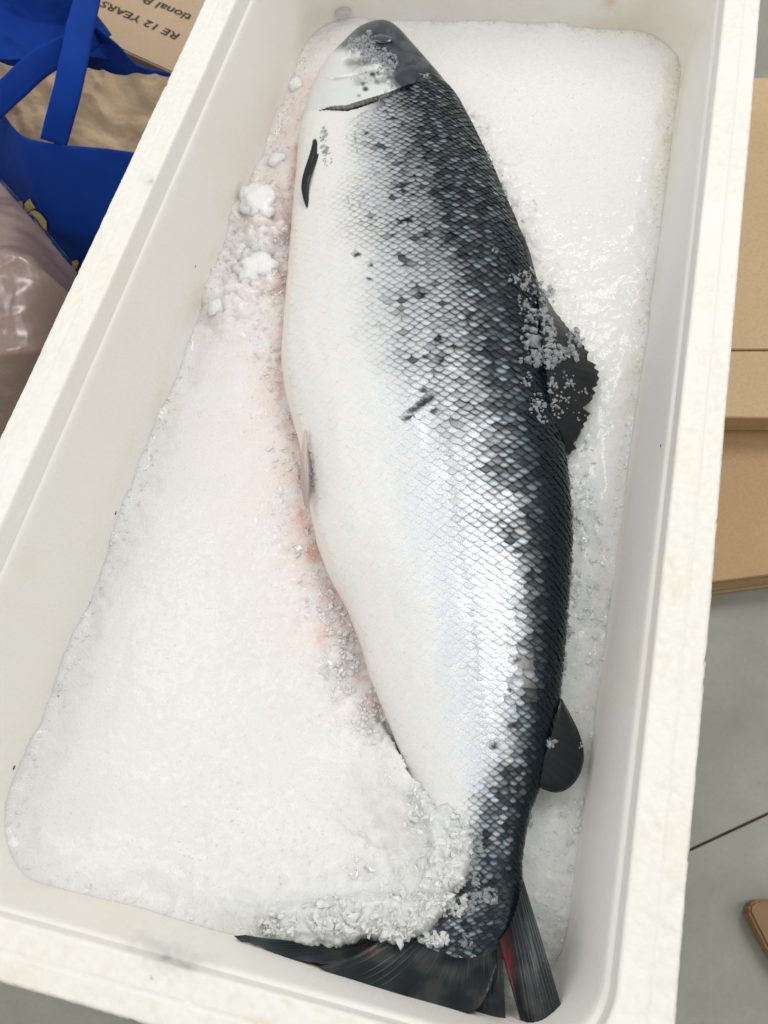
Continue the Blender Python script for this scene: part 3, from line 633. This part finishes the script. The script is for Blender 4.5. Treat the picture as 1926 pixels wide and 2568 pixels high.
for (a, b, r, h_) in [(640,520,.024,.012),(660,590,.014,.008),(560,750,.02,.006),(700,440,.016,.005),(700,700,.012,.006),(850,1640,.012,.003)]:
    c = P(a, b, -.1); Z += h_*np.exp(-(np.hypot(X-c[0], Y-c[1])/r)**4)
# mound heaped over the narrow part of the tail
mo = [tuple(P(a, b, -.064)[:2]) for a, b in [(560,2306),(620,2314),(690,2320),(800,2322),(900,2306),(985,2308),(1042,2296),(1080,2255),(1122,2190),(1136,2110),(1100,2030),(1055,1960)]]
dM, pM, sM = seg_dist(X+.0035*fbm(X/.008, Y/.008, 121, 4), Y+.0035*fbm(X/.008+3, Y/.008, 123, 4), mo)
tq = seg_dist(np.array([.0]), np.array([.2]), mo)[2][0]; sgM = -1 if tq > 0 else 1
rad = np.interp(pM, [0, 2, 3, 5, 7, 10, 11], [.010, .010, .010, .0105, .0085, .0105, .008]); hm_ = np.interp(pM, [0, 1, 2, 3, 4, 6, 8, 9, 10, 11], [-.101, -.093, -.084, -.075, -.071, -.069, -.066, -.069, -.076, -.088])
prf = 1-sm(.7, 1.9, dM/rad); Z = np.maximum(Z, IZ+(hm_-IZ)*prf+prf*(balls(Xw/.006, Yw/.006, .85, 125)*.0028+balls(Xw/.0028, Yw/.0028, .85, 127)*.0014-.0015))
rise = np.exp(-(dM/.034)**2); Z = np.maximum(Z, IZ+rise*.030*np.maximum(sm(.014, -.004, np.where(sM > 0, dM, -dM)*sgM), sm(4.2, 2.5, pM))*np.interp(pM, [0, 3, 6], [.42, .68, 1])+amt*.0015*fbm(X/.006, Y/.006, 129, 3))
# the ice thins out against the tapering walls
ex_ = np.minimum(X+.1665, .1700-X); ey_ = np.minimum(Y-.0385, .8145-Y); RC = .034
edge_d = np.where((ex_ < RC) & (ey_ < RC), RC-np.hypot(RC-ex_, RC-ey_), np.minimum(ex_, ey_))
men = .45+.75*fbm(X/.035, Y/.035, 135, 4)+.9*np.exp(-(np.hypot(X+.16, Y-.05)/.09)**2); Z += np.clip(men, 0, 1.5)*.011*np.exp(-np.maximum(edge_d+.006, 0)/.0075)*(X < .18); Z -= (1-sm(-.003, .02, edge_d+.012*fbm(X/.03, Y/.03, 131, 5)))*.005; Z += .010*np.exp(-((Y-.030)/.022)**2)*sm(.0, -.06, X)*.6
ipx, ipy = PX(np.stack([X, Y, Z], -1))
ic = np.array([.815, .81, .795])*np.ones(X.shape+(3,))
def itint(mask, c):
    global ic; mask = np.clip(mask, 0, 1)[..., None]; ic = ic*(1-mask)+np.array(c)*mask
nzs = fbm(X/.012, Y/.012, 141, 4); leftm = ipx < Lf(np.clip(ipy, 67, 2405))+60
hole = sm(.15, -.5, fbm(Xw/.005, Yw/.005, 145, 3))
itint(leftm*np.exp(-(dB/.062)**2)*sm(-.5, .6, nzs+.25)*.34*sm(1900, 1700, ipy), (.83, .64, .58))
itint(leftm*np.exp(-(dB/.016)**2)*sm(-.5, .5, nzs+.1)*.36*sm(1900, 1800, ipy), (.80, .52, .45))
itint(leftm*np.exp(-(dB/.010)**2)*hole*.40*sm(1850, 1750, ipy), (.62, .20, .12))
for a, b, r, k, c in [(738,540,7,.95,(.6,.14,.05)),(733,575,7,.9,(.6,.14,.05)),(741,440,6,.6,(.7,.25,.15)),(745,370,6,.5,(.75,.3,.2)),(700,905,8,.6,(.7,.3,.22)),(702,960,9,.6,(.7,.3,.22)),(782,1388,14,.7,(.75,.3,.22)),(770,1325,7,.7,(.5,.2,.15)),(760,1300,16,.6,(.85,.45,.33)),(808,1590,16,.45,(.75,.35,.25)),(830,1500,18,.4,(.75,.38,.28)),(898,1700,10,.5,(.6,.3,.22)),(930,1828,10,.5,(.3,.28,.27)),(1030,1935,8,.45,(.66,.58,.42)),(1031,1965,7,.45,(.66,.58,.42)),(1010,2045,14,.2,(.75,.68,.58)),(1120,2285,7,.5,(.75,.5,.5)),(1290,1180,12,.0,(0,0,0))]:
    d = np.hypot(ipx-a, (ipy-b)*.6)/r*(1+.4*nzs); itint(np.exp(-d*d)*k, c)
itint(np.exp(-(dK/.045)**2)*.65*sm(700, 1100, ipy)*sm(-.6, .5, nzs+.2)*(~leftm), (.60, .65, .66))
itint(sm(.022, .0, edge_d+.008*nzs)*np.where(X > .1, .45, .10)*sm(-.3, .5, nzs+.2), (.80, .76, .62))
itint(((ipx > 1660) & (ipy < 900))*sm(.02, -.002, edge_d)*.4*sm(-.4, .3, nzs+.2), (.72, .62, .42))
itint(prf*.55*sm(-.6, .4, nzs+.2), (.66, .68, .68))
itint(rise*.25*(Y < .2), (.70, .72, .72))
itint(sm(-.1, .6, fbm(X/.022, Y/.022, 149, 4))*.16, (.70, .73, .75))
itint(sm(.3, .7, fbm(X/.0016, Y/.0016, 147, 2))*.05, (.55, .6, .62))
gf2 = grid_faces(ny_, nx_)
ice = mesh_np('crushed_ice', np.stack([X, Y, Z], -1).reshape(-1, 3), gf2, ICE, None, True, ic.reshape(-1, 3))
tag(ice, 'bed of packed crushed ice stained pink beside the fish belly', 'ice', kind='stuff'); T_ICE = tree(ice)

# ------------------------------------------------------------------ loose ice: a faceted grain, many of them
bm = bmesh.new(); bmesh.ops.create_icosphere(bm, subdivisions=1, radius=1); gv_ = np.array([v.co[:] for v in bm.verts]); gff = np.array([[v.index for v in f.verts] for f in bm.faces]); bm.free()
bm = bmesh.new(); bmesh.ops.create_icosphere(bm, subdivisions=3, radius=1); bv_ = np.array([v.co[:] for v in bm.verts]); bff = np.array([[v.index for v in f.verts] for f in bm.faces]); bm.free()
def grains(name, pts, sizes, nrms, mat, col=None, flat=.6):
    n = len(pts); V_ = np.repeat(gv_[None], n, 0)*(1+rng.normal(0, .22, (n, len(gv_), 1)))*np.array([1, 1, flat])*rng.uniform(.6, 1.35, (n, 1, 3))
    q = rng.normal(size=(n, 4)); q /= np.linalg.norm(q, axis=1)[:, None]; a, b, c, d = q.T
    R = np.stack([1-2*(c*c+d*d), 2*(b*c-a*d), 2*(b*d+a*c), 2*(b*c+a*d), 1-2*(b*b+d*d), 2*(c*d-a*b), 2*(b*d-a*c), 2*(c*d+a*b), 1-2*(b*b+c*c)], -1).reshape(n, 3, 3)
    V_ = np.einsum('nij,nkj->nki', R, V_)*np.asarray(sizes)[:, None, None]+np.asarray(pts)[:, None, :]+np.asarray(nrms)[:, None, :]*np.asarray(sizes)[:, None, None]*.35
    return mesh_np(name, V_.reshape(-1, 3), (gff[None]+(np.arange(n)*len(gv_))[:, None, None]).reshape(-1, 3), mat, None, False, None if col is None else np.tile(np.array(col), (n*len(gv_), 1)))
# sparkling grains over the bed
n = 5200; gi = rng.integers(0, nx_, n*4); gj = rng.integers(0, ny_, n*4); wgt = .25+amt[gj, gi]; keepg = (rng.random(n*4) < wgt*.5) & (edge_d[gj, gi] > .004)
gi, gj = gi[keepg][:n], gj[keepg][:n]; pts = np.stack([X[gj, gi], Y[gj, gi], Z[gj, gi]], -1)+rng.normal(0, .0003, (len(gi), 3))*np.array([1, 1, 0])
o = grains('ice_grains', pts, rng.uniform(.00025, .0006, len(gi))*(1+amt[gj, gi]*rng.random(len(gi))*1.2), np.tile([0, 0, .0], (len(gi), 1)), GRAIN)
tag(o, 'loose sparkling ice grains scattered over the packed ice bed', 'ice grains', kind='stuff')
ej, ei = np.where((edge_d < .006) & (edge_d > -.016) & (X < .17)); pk_ = rng.choice(len(ej), 1500, replace=False); ei, ej = ei[pk_], ej[pk_]
o = grains('ice_grains', np.stack([X[ej, ei], Y[ej, ei], Z[ej, ei]+.0002], -1), rng.uniform(.0004, .0013, len(ei)), np.tile([0, 0, .2], (len(ei), 1)), FLAKE, (.90, .895, .88))
tag(o, 'fine frost grains along the line where the ice bed meets the foam walls', 'ice grains', kind='stuff')
def cluster(label, areas, trees, mat=CRYST):
    pts, nr, sz = [], [], []
    for (cx_, cy_, rx, ry, n_, s0, s1) in areas:
        for _ in range(n_):
            a = random.uniform(0, 2*math.pi); r = math.sqrt(random.random()); h = shoot(cx_+rx*r*math.cos(a), cy_+ry*r*math.sin(a), *trees)
            if h: pts.append(h[0][:]); nr.append(h[1][:] if h[1].z > 0 else (-h[1])[:]); sz.append(random.uniform(s0, s1)**1.0*(random.choice((.7, .8, 1, 1, 1.2, 1.7))))
    o = grains('ice_crystals', np.array(pts), np.array(sz), np.array(nr), mat, None, .75)
    return tag(o, label, 'ice', kind='stuff')
TT = T_FISH+[T_ICE]
mm = .001
cluster('crust of melting ice crystals heaped against the dorsal fin', [(1335,760,38,60,90,.8*mm,1.9*mm),(1350,840,45,60,150,.9*mm,2.2*mm),(1310,700,25,25,26,.8*mm,1.6*mm),(1325,690,10,18,14,.8*mm,1.7*mm),(1285,700,12,12,10,.8*mm,1.6*mm),(1240,632,8,6,7,.7*mm,1.2*mm),(1370,900,34,24,70,.9*mm,2*mm),(1440,850,22,28,40,.8*mm,1.7*mm),(1425,890,30,16,36,.8*mm,2*mm),(1330,905,30,10,24,.7*mm,1.6*mm),(1320,955,14,20,22,.7*mm,1.6*mm),(1345,1015,22,28,40,.7*mm,1.6*mm),(1360,1050,14,14,18,.7*mm,1.4*mm),(1400,970,30,40,30,.6*mm,1.5*mm),(1430,960,12,10,10,.8*mm,1.6*mm),(1400,1020,26,30,22,.6*mm,1.5*mm),(1380,740,14,24,18,.6*mm,1.3*mm),(1450,1000,30,70,14,.4*mm,.9*mm)], TT)
cluster('ice crystals spread over the cheek and gill cover of the salmon', [(940,140,38,20,170,.6*mm,1.5*mm),(905,105,26,16,50,.7*mm,1.6*mm),(972,160,24,28,110,.6*mm,1.4*mm),(925,92,20,10,34,.5*mm,1.2*mm),(965,205,22,30,44,.5*mm,1.1*mm),(945,250,14,6,18,.5*mm,1.0*mm),(1062,191,13,6,22,.5*mm,1.1*mm),(915,195,36,34,30,.3*mm,.8*mm),(895,118,26,16,60,.5*mm,1.5*mm),(915,108,30,13,80,.5*mm,1.3*mm),(975,228,20,8,24,.4*mm,1.0*mm)], TT)
cluster('ice crystals caught beside the pectoral fin', [(812,345,9,30,48,.5*mm,1.1*mm),(815,375,10,16,26,.5*mm,1.2*mm),(822,400,12,18,14,.6*mm,1.4*mm)], TT)
cluster('line of ice crystals along the pelvic fin hollow', [(785,1190,5,55,40,.4*mm,1*mm),(752,1180,5,50,22,.4*mm,.9*mm)], TT)
cluster('wet ice crystals on the scales above the tail fin', [(1225,2245,26,18,60,.5*mm,1.3*mm),(1195,2190,10,60,44,.5*mm,1.2*mm),(1180,2270,14,30,40,.5*mm,1.3*mm),(1205,2120,8,40,18,.5*mm,1.0*mm),(1170,2360,14,18,24,.5*mm,1.2*mm)], TT)
cluster('small ice bits stuck along the dark ridge of the back', [(1224,392,3,14,9,.7*mm,1.2*mm),(1232,410,3,12,8,.7*mm,1.2*mm),(1256,465,4,14,10,.7*mm,1.2*mm),(1268,490,4,12,9,.7*mm,1.2*mm),(1284,520,4,14,9,.6*mm,1.2*mm),(1428,1220,3,14,10,.6*mm,1.1*mm),(1434,1300,5,50,34,.5*mm,1.1*mm),(1430,1420,5,60,40,.5*mm,1.1*mm),(1424,1560,6,60,40,.5*mm,1.1*mm),(1415,1660,6,40,28,.5*mm,1.1*mm),(1380,1865,12,12,20,.6*mm,1.4*mm),(1455,1870,5,8,5,.5*mm,1*mm),(1330,2050,4,30,12,.5*mm,1.0*mm)], TT)
cluster('coarse ice crumbs heaped over the tail base', [(700,2335,50,10,50,.6*mm,1.5*mm),(850,2325,70,18,110,.7*mm,1.9*mm),(980,2335,60,22,100,.7*mm,1.8*mm),(1090,2355,40,20,70,.6*mm,1.6*mm),(1130,2250,40,60,90,.6*mm,1.6*mm),(1150,2100,30,80,70,.5*mm,1.4*mm)], TT, GRAIN)
cluster('chips of ice in the bloody trough under the belly', [(840,1520,30,80,60,.5*mm,1.5*mm),(870,1660,30,90,70,.5*mm,1.5*mm),(930,1800,30,40,40,.5*mm,1.4*mm),(790,1370,22,40,26,.5*mm,1.3*mm),(700,930,30,80,24,.5*mm,1.2*mm),(690,640,36,90,40,.6*mm,1.6*mm)], [T_ICE], GRAIN)
def chips(label, areas, trees, s0=1.2, s1=3.2, col=(.92, .89, .87)):
    pts, nr, sz = [], [], []
    for (cx_, cy_, rx, ry, n_) in areas:
        for _ in range(int(n_*.7)):
            a = random.uniform(0, 2*math.pi); r = math.sqrt(random.random()); h = shoot(cx_+rx*r*math.cos(a), cy_+ry*r*math.sin(a), *trees)
            if h: pts.append((h[0]-Vector((0, 0, .0006)))[:]); nr.append((0, 0, 0)); sz.append((s0+(s1-s0)*random.random()**2.2)*mm)
    return tag(grains('ice_chips', np.array(pts), np.array(sz), np.array(nr), FLAKE, col, .4), label, 'ice', kind='stuff')
chips('wet glassy ice chips packed in the pink trough left of the belly', [(700,420,40,110,70),(650,620,80,160,170),(680,850,50,130,120),(720,1080,50,120,90),(740,1300,60,110,110),(800,1480,50,100,120),(850,1650,50,110,130),(920,1800,50,70,70)], [T_ICE])
chips('wet glassy ice chips lying along the dark back of the salmon', [(1450,1150,40,120,80),(1475,1350,40,140,110),(1480,1550,45,140,120),(1400,1800,50,40,30),(1430,2080,60,110,80),(1200,330,30,60,20),(1330,560,25,70,24)], [T_ICE], 1.2, 3.2, (.84, .865, .87))
chips('wet glassy ice chips heaped round the narrow tail', [(700,2310,80,22,60),(860,2290,100,40,150),(1010,2280,80,50,150),(1090,2180,50,90,130),(1050,2030,40,80,70),(950,2180,90,60,60)], [T_ICE], 1.2, 3.6, (.90, .905, .90))
# single lumps one can pick out
def lump(name, px, py, r, flat, seed, label, mat, trees, group=None, rough=.22, sink=.2, cat='ice lump'):
    h = shoot(px, py, *trees); v = bv_.copy(); X3 = v*1.6+seed
    f1_, f2_ = worley3(X3, seed); n_ = (.5-f1_)*rough*2+fbm(v[:, 0]*2+seed, v[:, 1]*2+v[:, 2], seed, 3)*rough*.5
    n_ = n_+fbm(v[:, 0]*7+seed, v[:, 1]*7+v[:, 2]*5, seed+1, 4)*rough*.45*(r > .006); v = v*(1+n_[:, None])*np.array([1, .85, flat])*r; a = seed*1.7; c_, s_2 = math.cos(a), math.sin(a); v = np.stack([v[:, 0]*c_-v[:, 1]*s_2, v[:, 0]*s_2+v[:, 1]*c_, v[:, 2]], -1)
    o = mesh_np(name, v, bff, mat, None, True, np.tile(np.array([.88, .89, .89]), (len(v), 1))); o.location = h[0]+Vector((0, 0, r*flat*(.5-sink)))
    return tag(o, label, cat, group)
lump('ice_lump', 645, 500, .0190, .34, 3, 'large flat white ice lump left of the pectoral fin, upper of two', ICE, [T_ICE], rough=.3, sink=.95)
lump('ice_lump', 642, 668, .0195, .38, 5, 'large white ice lump left of the belly, lower of two', ICE, [T_ICE], rough=.42, sink=.85)
lump('ice_lump', 695, 400, .0095, .4, 8, 'smaller pinkish ice lump just left of the pectoral fin', ICE, [T_ICE], sink=.8)
lump('ice_lump', 540, 770, .008, .4, 12, 'small low ice lump at the lower left edge of the lump cluster', ICE, [T_ICE], sink=.75)
lump('ice_lump', 745, 212, .010, .4, 14, 'ice lump against the end wall left of the salmon head', ICE, [T_ICE], sink=.7)
lump('ice_chunk', 1366, 778, .0030, .6, 6, 'largest round clear ice chunk on the back before the dorsal fin', CRYST, TT, cat='ice chunk')
lump('ice_chunk', 1402, 870, .0026, .5, 7, 'oval translucent ice chunk lying on the middle of the dorsal fin', CRYST, TT, cat='ice chunk')
lump('ice_chunk', 1438, 888, .0030, .5, 9, 'wide translucent ice chunk near the tip of the dorsal fin', CRYST, TT, cat='ice chunk')
lump('ice_chunk', 1335, 830, .0034, .6, 11, 'grey ice chunk on the flank beside the dorsal fin base', CRYST, TT, cat='ice chunk')
lump('ice_bead', 860, 32, .0080, .6, 2, 'clear round ice bead stuck to the end wall above the snout', CLEAR, [T_WALL], rough=.08, sink=.35, cat='ice bead')
# dirt specks on the walls
for k, (a, b, r, l_) in enumerate([(490,668,.0010,'tiny round brown speck high on the left foam wall'),(290,1287,.0014,'thin brown speck in the middle of the left foam wall'),(35,1925,.0015,'brown speck low at the left edge of the picture'),(1657,1118,.0011,'reddish brown speck on the right foam wall'),(147,1746,.0006,'minute dark speck above the lower left speck')]):
    h = shoot(a, b, T_WALL, T_ICE); v = bv_[:, [0, 1, 2]]*np.array([.5, 1, .35])*r*(1+.2*fbm(bv_[:, 0]*3+k, bv_[:, 1]*3, k, 2))[:, None]
    o = mesh_np('dirt_speck', v, bff, SPECK); o.location = h[0]; o.rotation_mode = 'QUATERNION'; o.rotation_quaternion = Vector((0, 0, 1)).rotation_difference(h[1] if h[1].z > 0 else -h[1]); tag(o, l_, 'dirt speck')

# ------------------------------------------------------------------ things on the floor round the box
def sheet(name, rows, n, m, mat, wr=.003, ws=.04, seed=0, thick=.0008, noise_dir=(0, 0, 1), it=2):
    """cloth or paper lofted through curves of (px, py, z)"""
    R_ = [smooth_rs([P(*q) for q in r], n, it) for r in rows]; R_ = np.array(R_); k = np.linspace(0, 1, len(R_)); t = np.linspace(0, 1, m)
    V_ = np.stack([[np.interp(t, k, R_[:, j, c]) for c in range(3)] for j in range(n)], 0).transpose(0, 2, 1)
    a = fbm(V_[..., 0]/ws+seed, V_[..., 1]/ws+V_[..., 2]/ws, seed, 4); rd = 1-np.abs(fbm(V_[..., 0]/ws*.8+seed+V_[..., 2]/ws, V_[..., 1]/ws*.8, seed+3, 3))*2
    V_ = V_+np.array(noise_dir)*(a*wr+rd*wr*.8)[..., None]
    o = mesh_np(name, V_.reshape(-1, 3), grid_faces(n, m), mat); s = o.modifiers.new('s', 'SOLIDIFY'); s.thickness = thick; return o, V_
# --- blue shopping bag
bag = empty('shopping_bag', tuple(P(150, 300, FZ))); tag(bag, 'royal blue cloth shopping bag with gold emblem and brown paper inside', 'bag')
rimf = [(-420,40,-.085),(-250,110,-.08),(-60,205,-.07),(0,272,-.07),(39,328,-.072),(77,351,-.074),(170,363,-.074),(320,378,-.07),(440,400,-.07)]
low = []
for a, b, c in rimf:
    q = P(a, b, c); q2 = np.array([q[0]+.00, q[1]-.035, -.262]); u, v = PX(q2); low.append((float(u), float(v), -.262))
midr = []
for a, b, c in rimf:
    q = P(a, b, c); q2 = np.array([q[0], q[1]-.03, -.15]); u, v = PX(q2); midr.append((float(u), float(v), -.15))
fp, _ = sheet('front_panel', [rimf, midr, low], 120, 60, CLOTH, .0022, .08, 3, .0008, (0, -1, .3)); par(fp, bag)
rimb = [(-300,-260,-.07),(-60,-180,-.07),(150,-90,-.06),(200,0,-.06),(215,42,-.065),(270,85,-.07),(300,110,-.07),(330,152,-.075),(368,172,-.08),(418,178,-.08),(470,190,-.08)]
lowb = []
for a, b, c in rimb:
    q = P(a, b, c); q2 = np.array([q[0]-.01, q[1]-.012, -.25]); u, v = PX(q2); lowb.append((float(u), float(v), -.25))
o, _ = sheet('back_panel', [rimb, lowb], 110, 50, CLOTH, .0045, .06, 9, .0008, (.2, -1, .2)); par(o, bag)
o, _ = sheet('side_fold', [[(-260,-260,-.06),(-60,-120,-.06),(120,-60,-.055),(205,0,-.06)], [(-260,-60,-.085),(-60,0,-.09),(80,60,-.095),(240,75,-.09)], [(-240,190,-.11),(-60,150,-.105),(60,150,-.1),(215,150,-.105),(330,165,-.1)]], 90, 60, CLOTH, .007, .05, 14, .0008, (0, -.5, 1)); par(o, bag)
def strap(name, cl, wd, seed):
    c = smooth_rs([P(*q) for q in cl], 60, 2); d = np.gradient(c, axis=0); d /= np.linalg.norm(d, axis=1)[:, None]; view = CAM-c; s2 = np.cross(d, view); s2 /= np.linalg.norm(s2, axis=1)[:, None]
    tw = np.linspace(-1, 1, 9); V_ = c[:, None]+s2[:, None]*tw[None, :, None]*wd/2; V_[..., 2] += (1-tw[None]**2)*.0015+.001*fbm(V_[..., 0]/.02, V_[..., 1]/.02, seed, 2)
    o = mesh_np(name, V_.reshape(-1, 3), grid_faces(60, 9), CLOTH); s = o.modifiers.new('s', 'SOLIDIFY'); s.thickness = .0012; return par(o, bag)
strap('handle', [(240,-90,-.05),(218,0,-.035),(200,70,-.03),(190,130,-.03),(172,215,-.038),(150,300,-.055),(134,362,-.072)], .0215, 3)
strap('handle', [(260,60,-.085),(200,112,-.055),(130,140,-.045),(70,182,-.045),(20,232,-.05),(-60,300,-.06),(-160,340,-.07)], .021, 5)
T_FP = tree(fp)
for q, poly in enumerate([[(120,1305),(158,1303),(160,1365),(150,1372),(125,1335)], [(172,1318),(205,1288),(240,1350),(215,1353),(180,1378),(165,1402),(160,1385)],
             [(196,1385),(215,1368),(240,1366),(275,1388),(312,1440),(312,1492),(284,1470),(262,1425),(232,1398)], [(232,1415),(262,1450),(290,1500),(352,1565),(318,1556),(275,1500),(245,1445)], [(478,1690),(505,1680),(518,1700),(492,1755),(474,1735)]]):
    bm = bmesh.new(); vs = []
    for a, b in poly:
        h = shoot(a/2.592, b/2.592, T_FP)
        if h: n_ = h[1] if h[1].dot(Vector(CAM)-h[0]) > 0 else -h[1]; vs.append(bm.verts.new(h[0]+n_*.0016))
    if len(vs) > 2:
        bm.faces.new(vs); bmesh.ops.triangulate(bm, faces=bm.faces); o = bm_obj('emblem', bm, GOLD); s = o.modifiers.new('s', 'SOLIDIFY'); s.thickness = .0004; par(o, bag)
pb, _ = sheet('paper_bag', [[(-200,110,-.10),(-40,150,-.10),(20,162,-.098),(150,172,-.095),(225,172,-.09),(310,186,-.088),(398,200,-.088),(470,215,-.09)], [(-240,200,-.135),(-40,250,-.135),(80,270,-.125),(200,262,-.110),(300,280,-.105),(440,300,-.11)], [(-240,330,-.16),(0,345,-.155),(80,400,-.15),(170,430,-.145),(330,440,-.14),(450,440,-.14)]], 160, 100, KRAFT3, .0075, .05, 22, .0006)
tag(pb, 'crumpled brown paper bag tucked inside the blue shopping bag', 'paper bag')
# --- brown parcel in a clear plastic bag
pr_rows = [[(-300,330,-.14),(-60,420,-.12),(0,462,-.11),(60,530,-.115),(120,600,-.125),(188,685,-.14),(240,740,-.17)], [(-320,600,-.10),(-60,620,-.085),(60,660,-.09),(140,720,-.11),(230,800,-.15)], [(-320,900,-.10),(-60,900,-.095),(60,880,-.10),(140,880,-.13),(200,930,-.18)], [(-320,1300,-.2),(-60,1250,-.2),(60,1200,-.2),(140,1150,-.22),(200,1100,-.24)]]
o, _ = sheet('paper_parcel', pr_rows, 140, 140, KRAFT4, .009, .06, 31, .001); tag(o, 'crumpled brown paper parcel inside the clear plastic bag', 'parcel')
o, _ = sheet('plastic_bag', [[(a+6, b-9, c+.018) for a, b, c in r] for r in pr_rows], 120, 120, FILM, .0045, .035, 37, .0003); tag(o, 'clear wrinkled plastic bag over brown paper below the blue bag', 'plastic bag')
# --- printed carton
def slab(name, corners, ztop, zbot, mat, bev=.0015):
    """box or sheet from its top outline, corners measured at ztop"""
    bm = bmesh.new(); t_ = [bm.verts.new(P(a, b, ztop)) for a, b in corners]; b_ = [bm.verts.new((v.co.x, v.co.y, zbot)) for v in t_]
    bm.faces.new(t_); bm.faces.new(b_[::-1]); n = len(t_)
    for k in range(n): bm.faces.new((t_[k], b_[k], b_[(k+1) % n], t_[(k+1) % n]))
    bmesh.ops.recalc_face_normals(bm, faces=bm.faces); bmesh.ops.bevel(bm, geom=list(bm.edges), offset=bev, segments=2, affect='EDGES')
    return bm_obj(name, bm, mat)
cart = slab('carton', [(322,132),(180,60),(90,-420),(700,-260),(560,240)], -.205, FZ+.0035, KRAFT3); tag(cart, 'brown printed cardboard carton behind the blue bag', 'carton')
def text(body_, start, end, hpx, ztop):
    c = bpy.data.curves.new('t', 'FONT'); c.body = body_; c.extrude = 0; c.offset = .012; to = bpy.data.objects.new('t', c); S.collection.objects.link(to); bpy.context.view_layer.update()
    me = bpy.data.meshes.new_from_object(to); bpy.data.objects.remove(to); w_ = max(v.co.x for v in me.vertices)
    a = P(*start, ztop); b = P(*end, ztop); ux = (b-a)/w_; L_u = np.linalg.norm(ux); up = np.array([-ux[1], ux[0], 0])/L_u*hpx/.7
    for v in me.vertices: q = a+ux*v.co.x+up*v.co.y; v.co = (q[0], q[1], ztop+.0006)
    me.materials.append(INK); o = bpy.data.objects.new('printed_text', me); S.collection.objects.link(o); o.parent = cart; return o
text('RE 12 YEARS', (455, 88), (262, 3), .0098, -.205)
text('tional Pack', (484, 40), (320, -28), .0105, -.205)
# --- kraft cartons and paper on the right
c2 = empty('cardboard_box', tuple(P(1950, 600, FZ+.032))); tag(c2, 'light tan cardboard box with a folded front flap beside the right foam rim', 'cardboard box')
par(slab('side_wall', [(1660,1036),(2240,1040),(2240,200),(1660,210)], -.207, -.2349, KRAFT2, .001), c2)
par(slab('top_panel', [(1650,876),(2250,874),(2250,188),(1650,200)], -.2035, -.2066, KRAFT, .0006), c2)
par(slab('flap', [(1650,1044),(2250,1050),(2250,879),(1650,881)], -.2042, -.2068, KRAFT, .0006), c2)
st_ = empty('cardboard_stack', tuple(P(1950, 1250, FZ))); tag(st_, 'stack of flat brown cardboard sheets under the light tan box', 'cardboard')
for k in range(7):
    dz = k*.0045
    o = slab('cardboard_sheet', [(1600,1512-k*5-(3 if k % 2 else 0)),(2300,1420-k*5-(2 if k % 3 else -3)),(2300,760),(1600,780)], FZ+.0078+dz, FZ+.0042+dz, KRAFT2, .0004); par(o, st_)
bd = slab('wooden_board', [(1877,2285),(1880,2268),(1890,2259),(1905,2255),(2200,2240),(2200,2700),(2050,2560),(1926,2382)], -.250, FZ+.0035, WOOD, .002); tag(bd, 'brown board corner on the grey floor at the lower right', 'board')
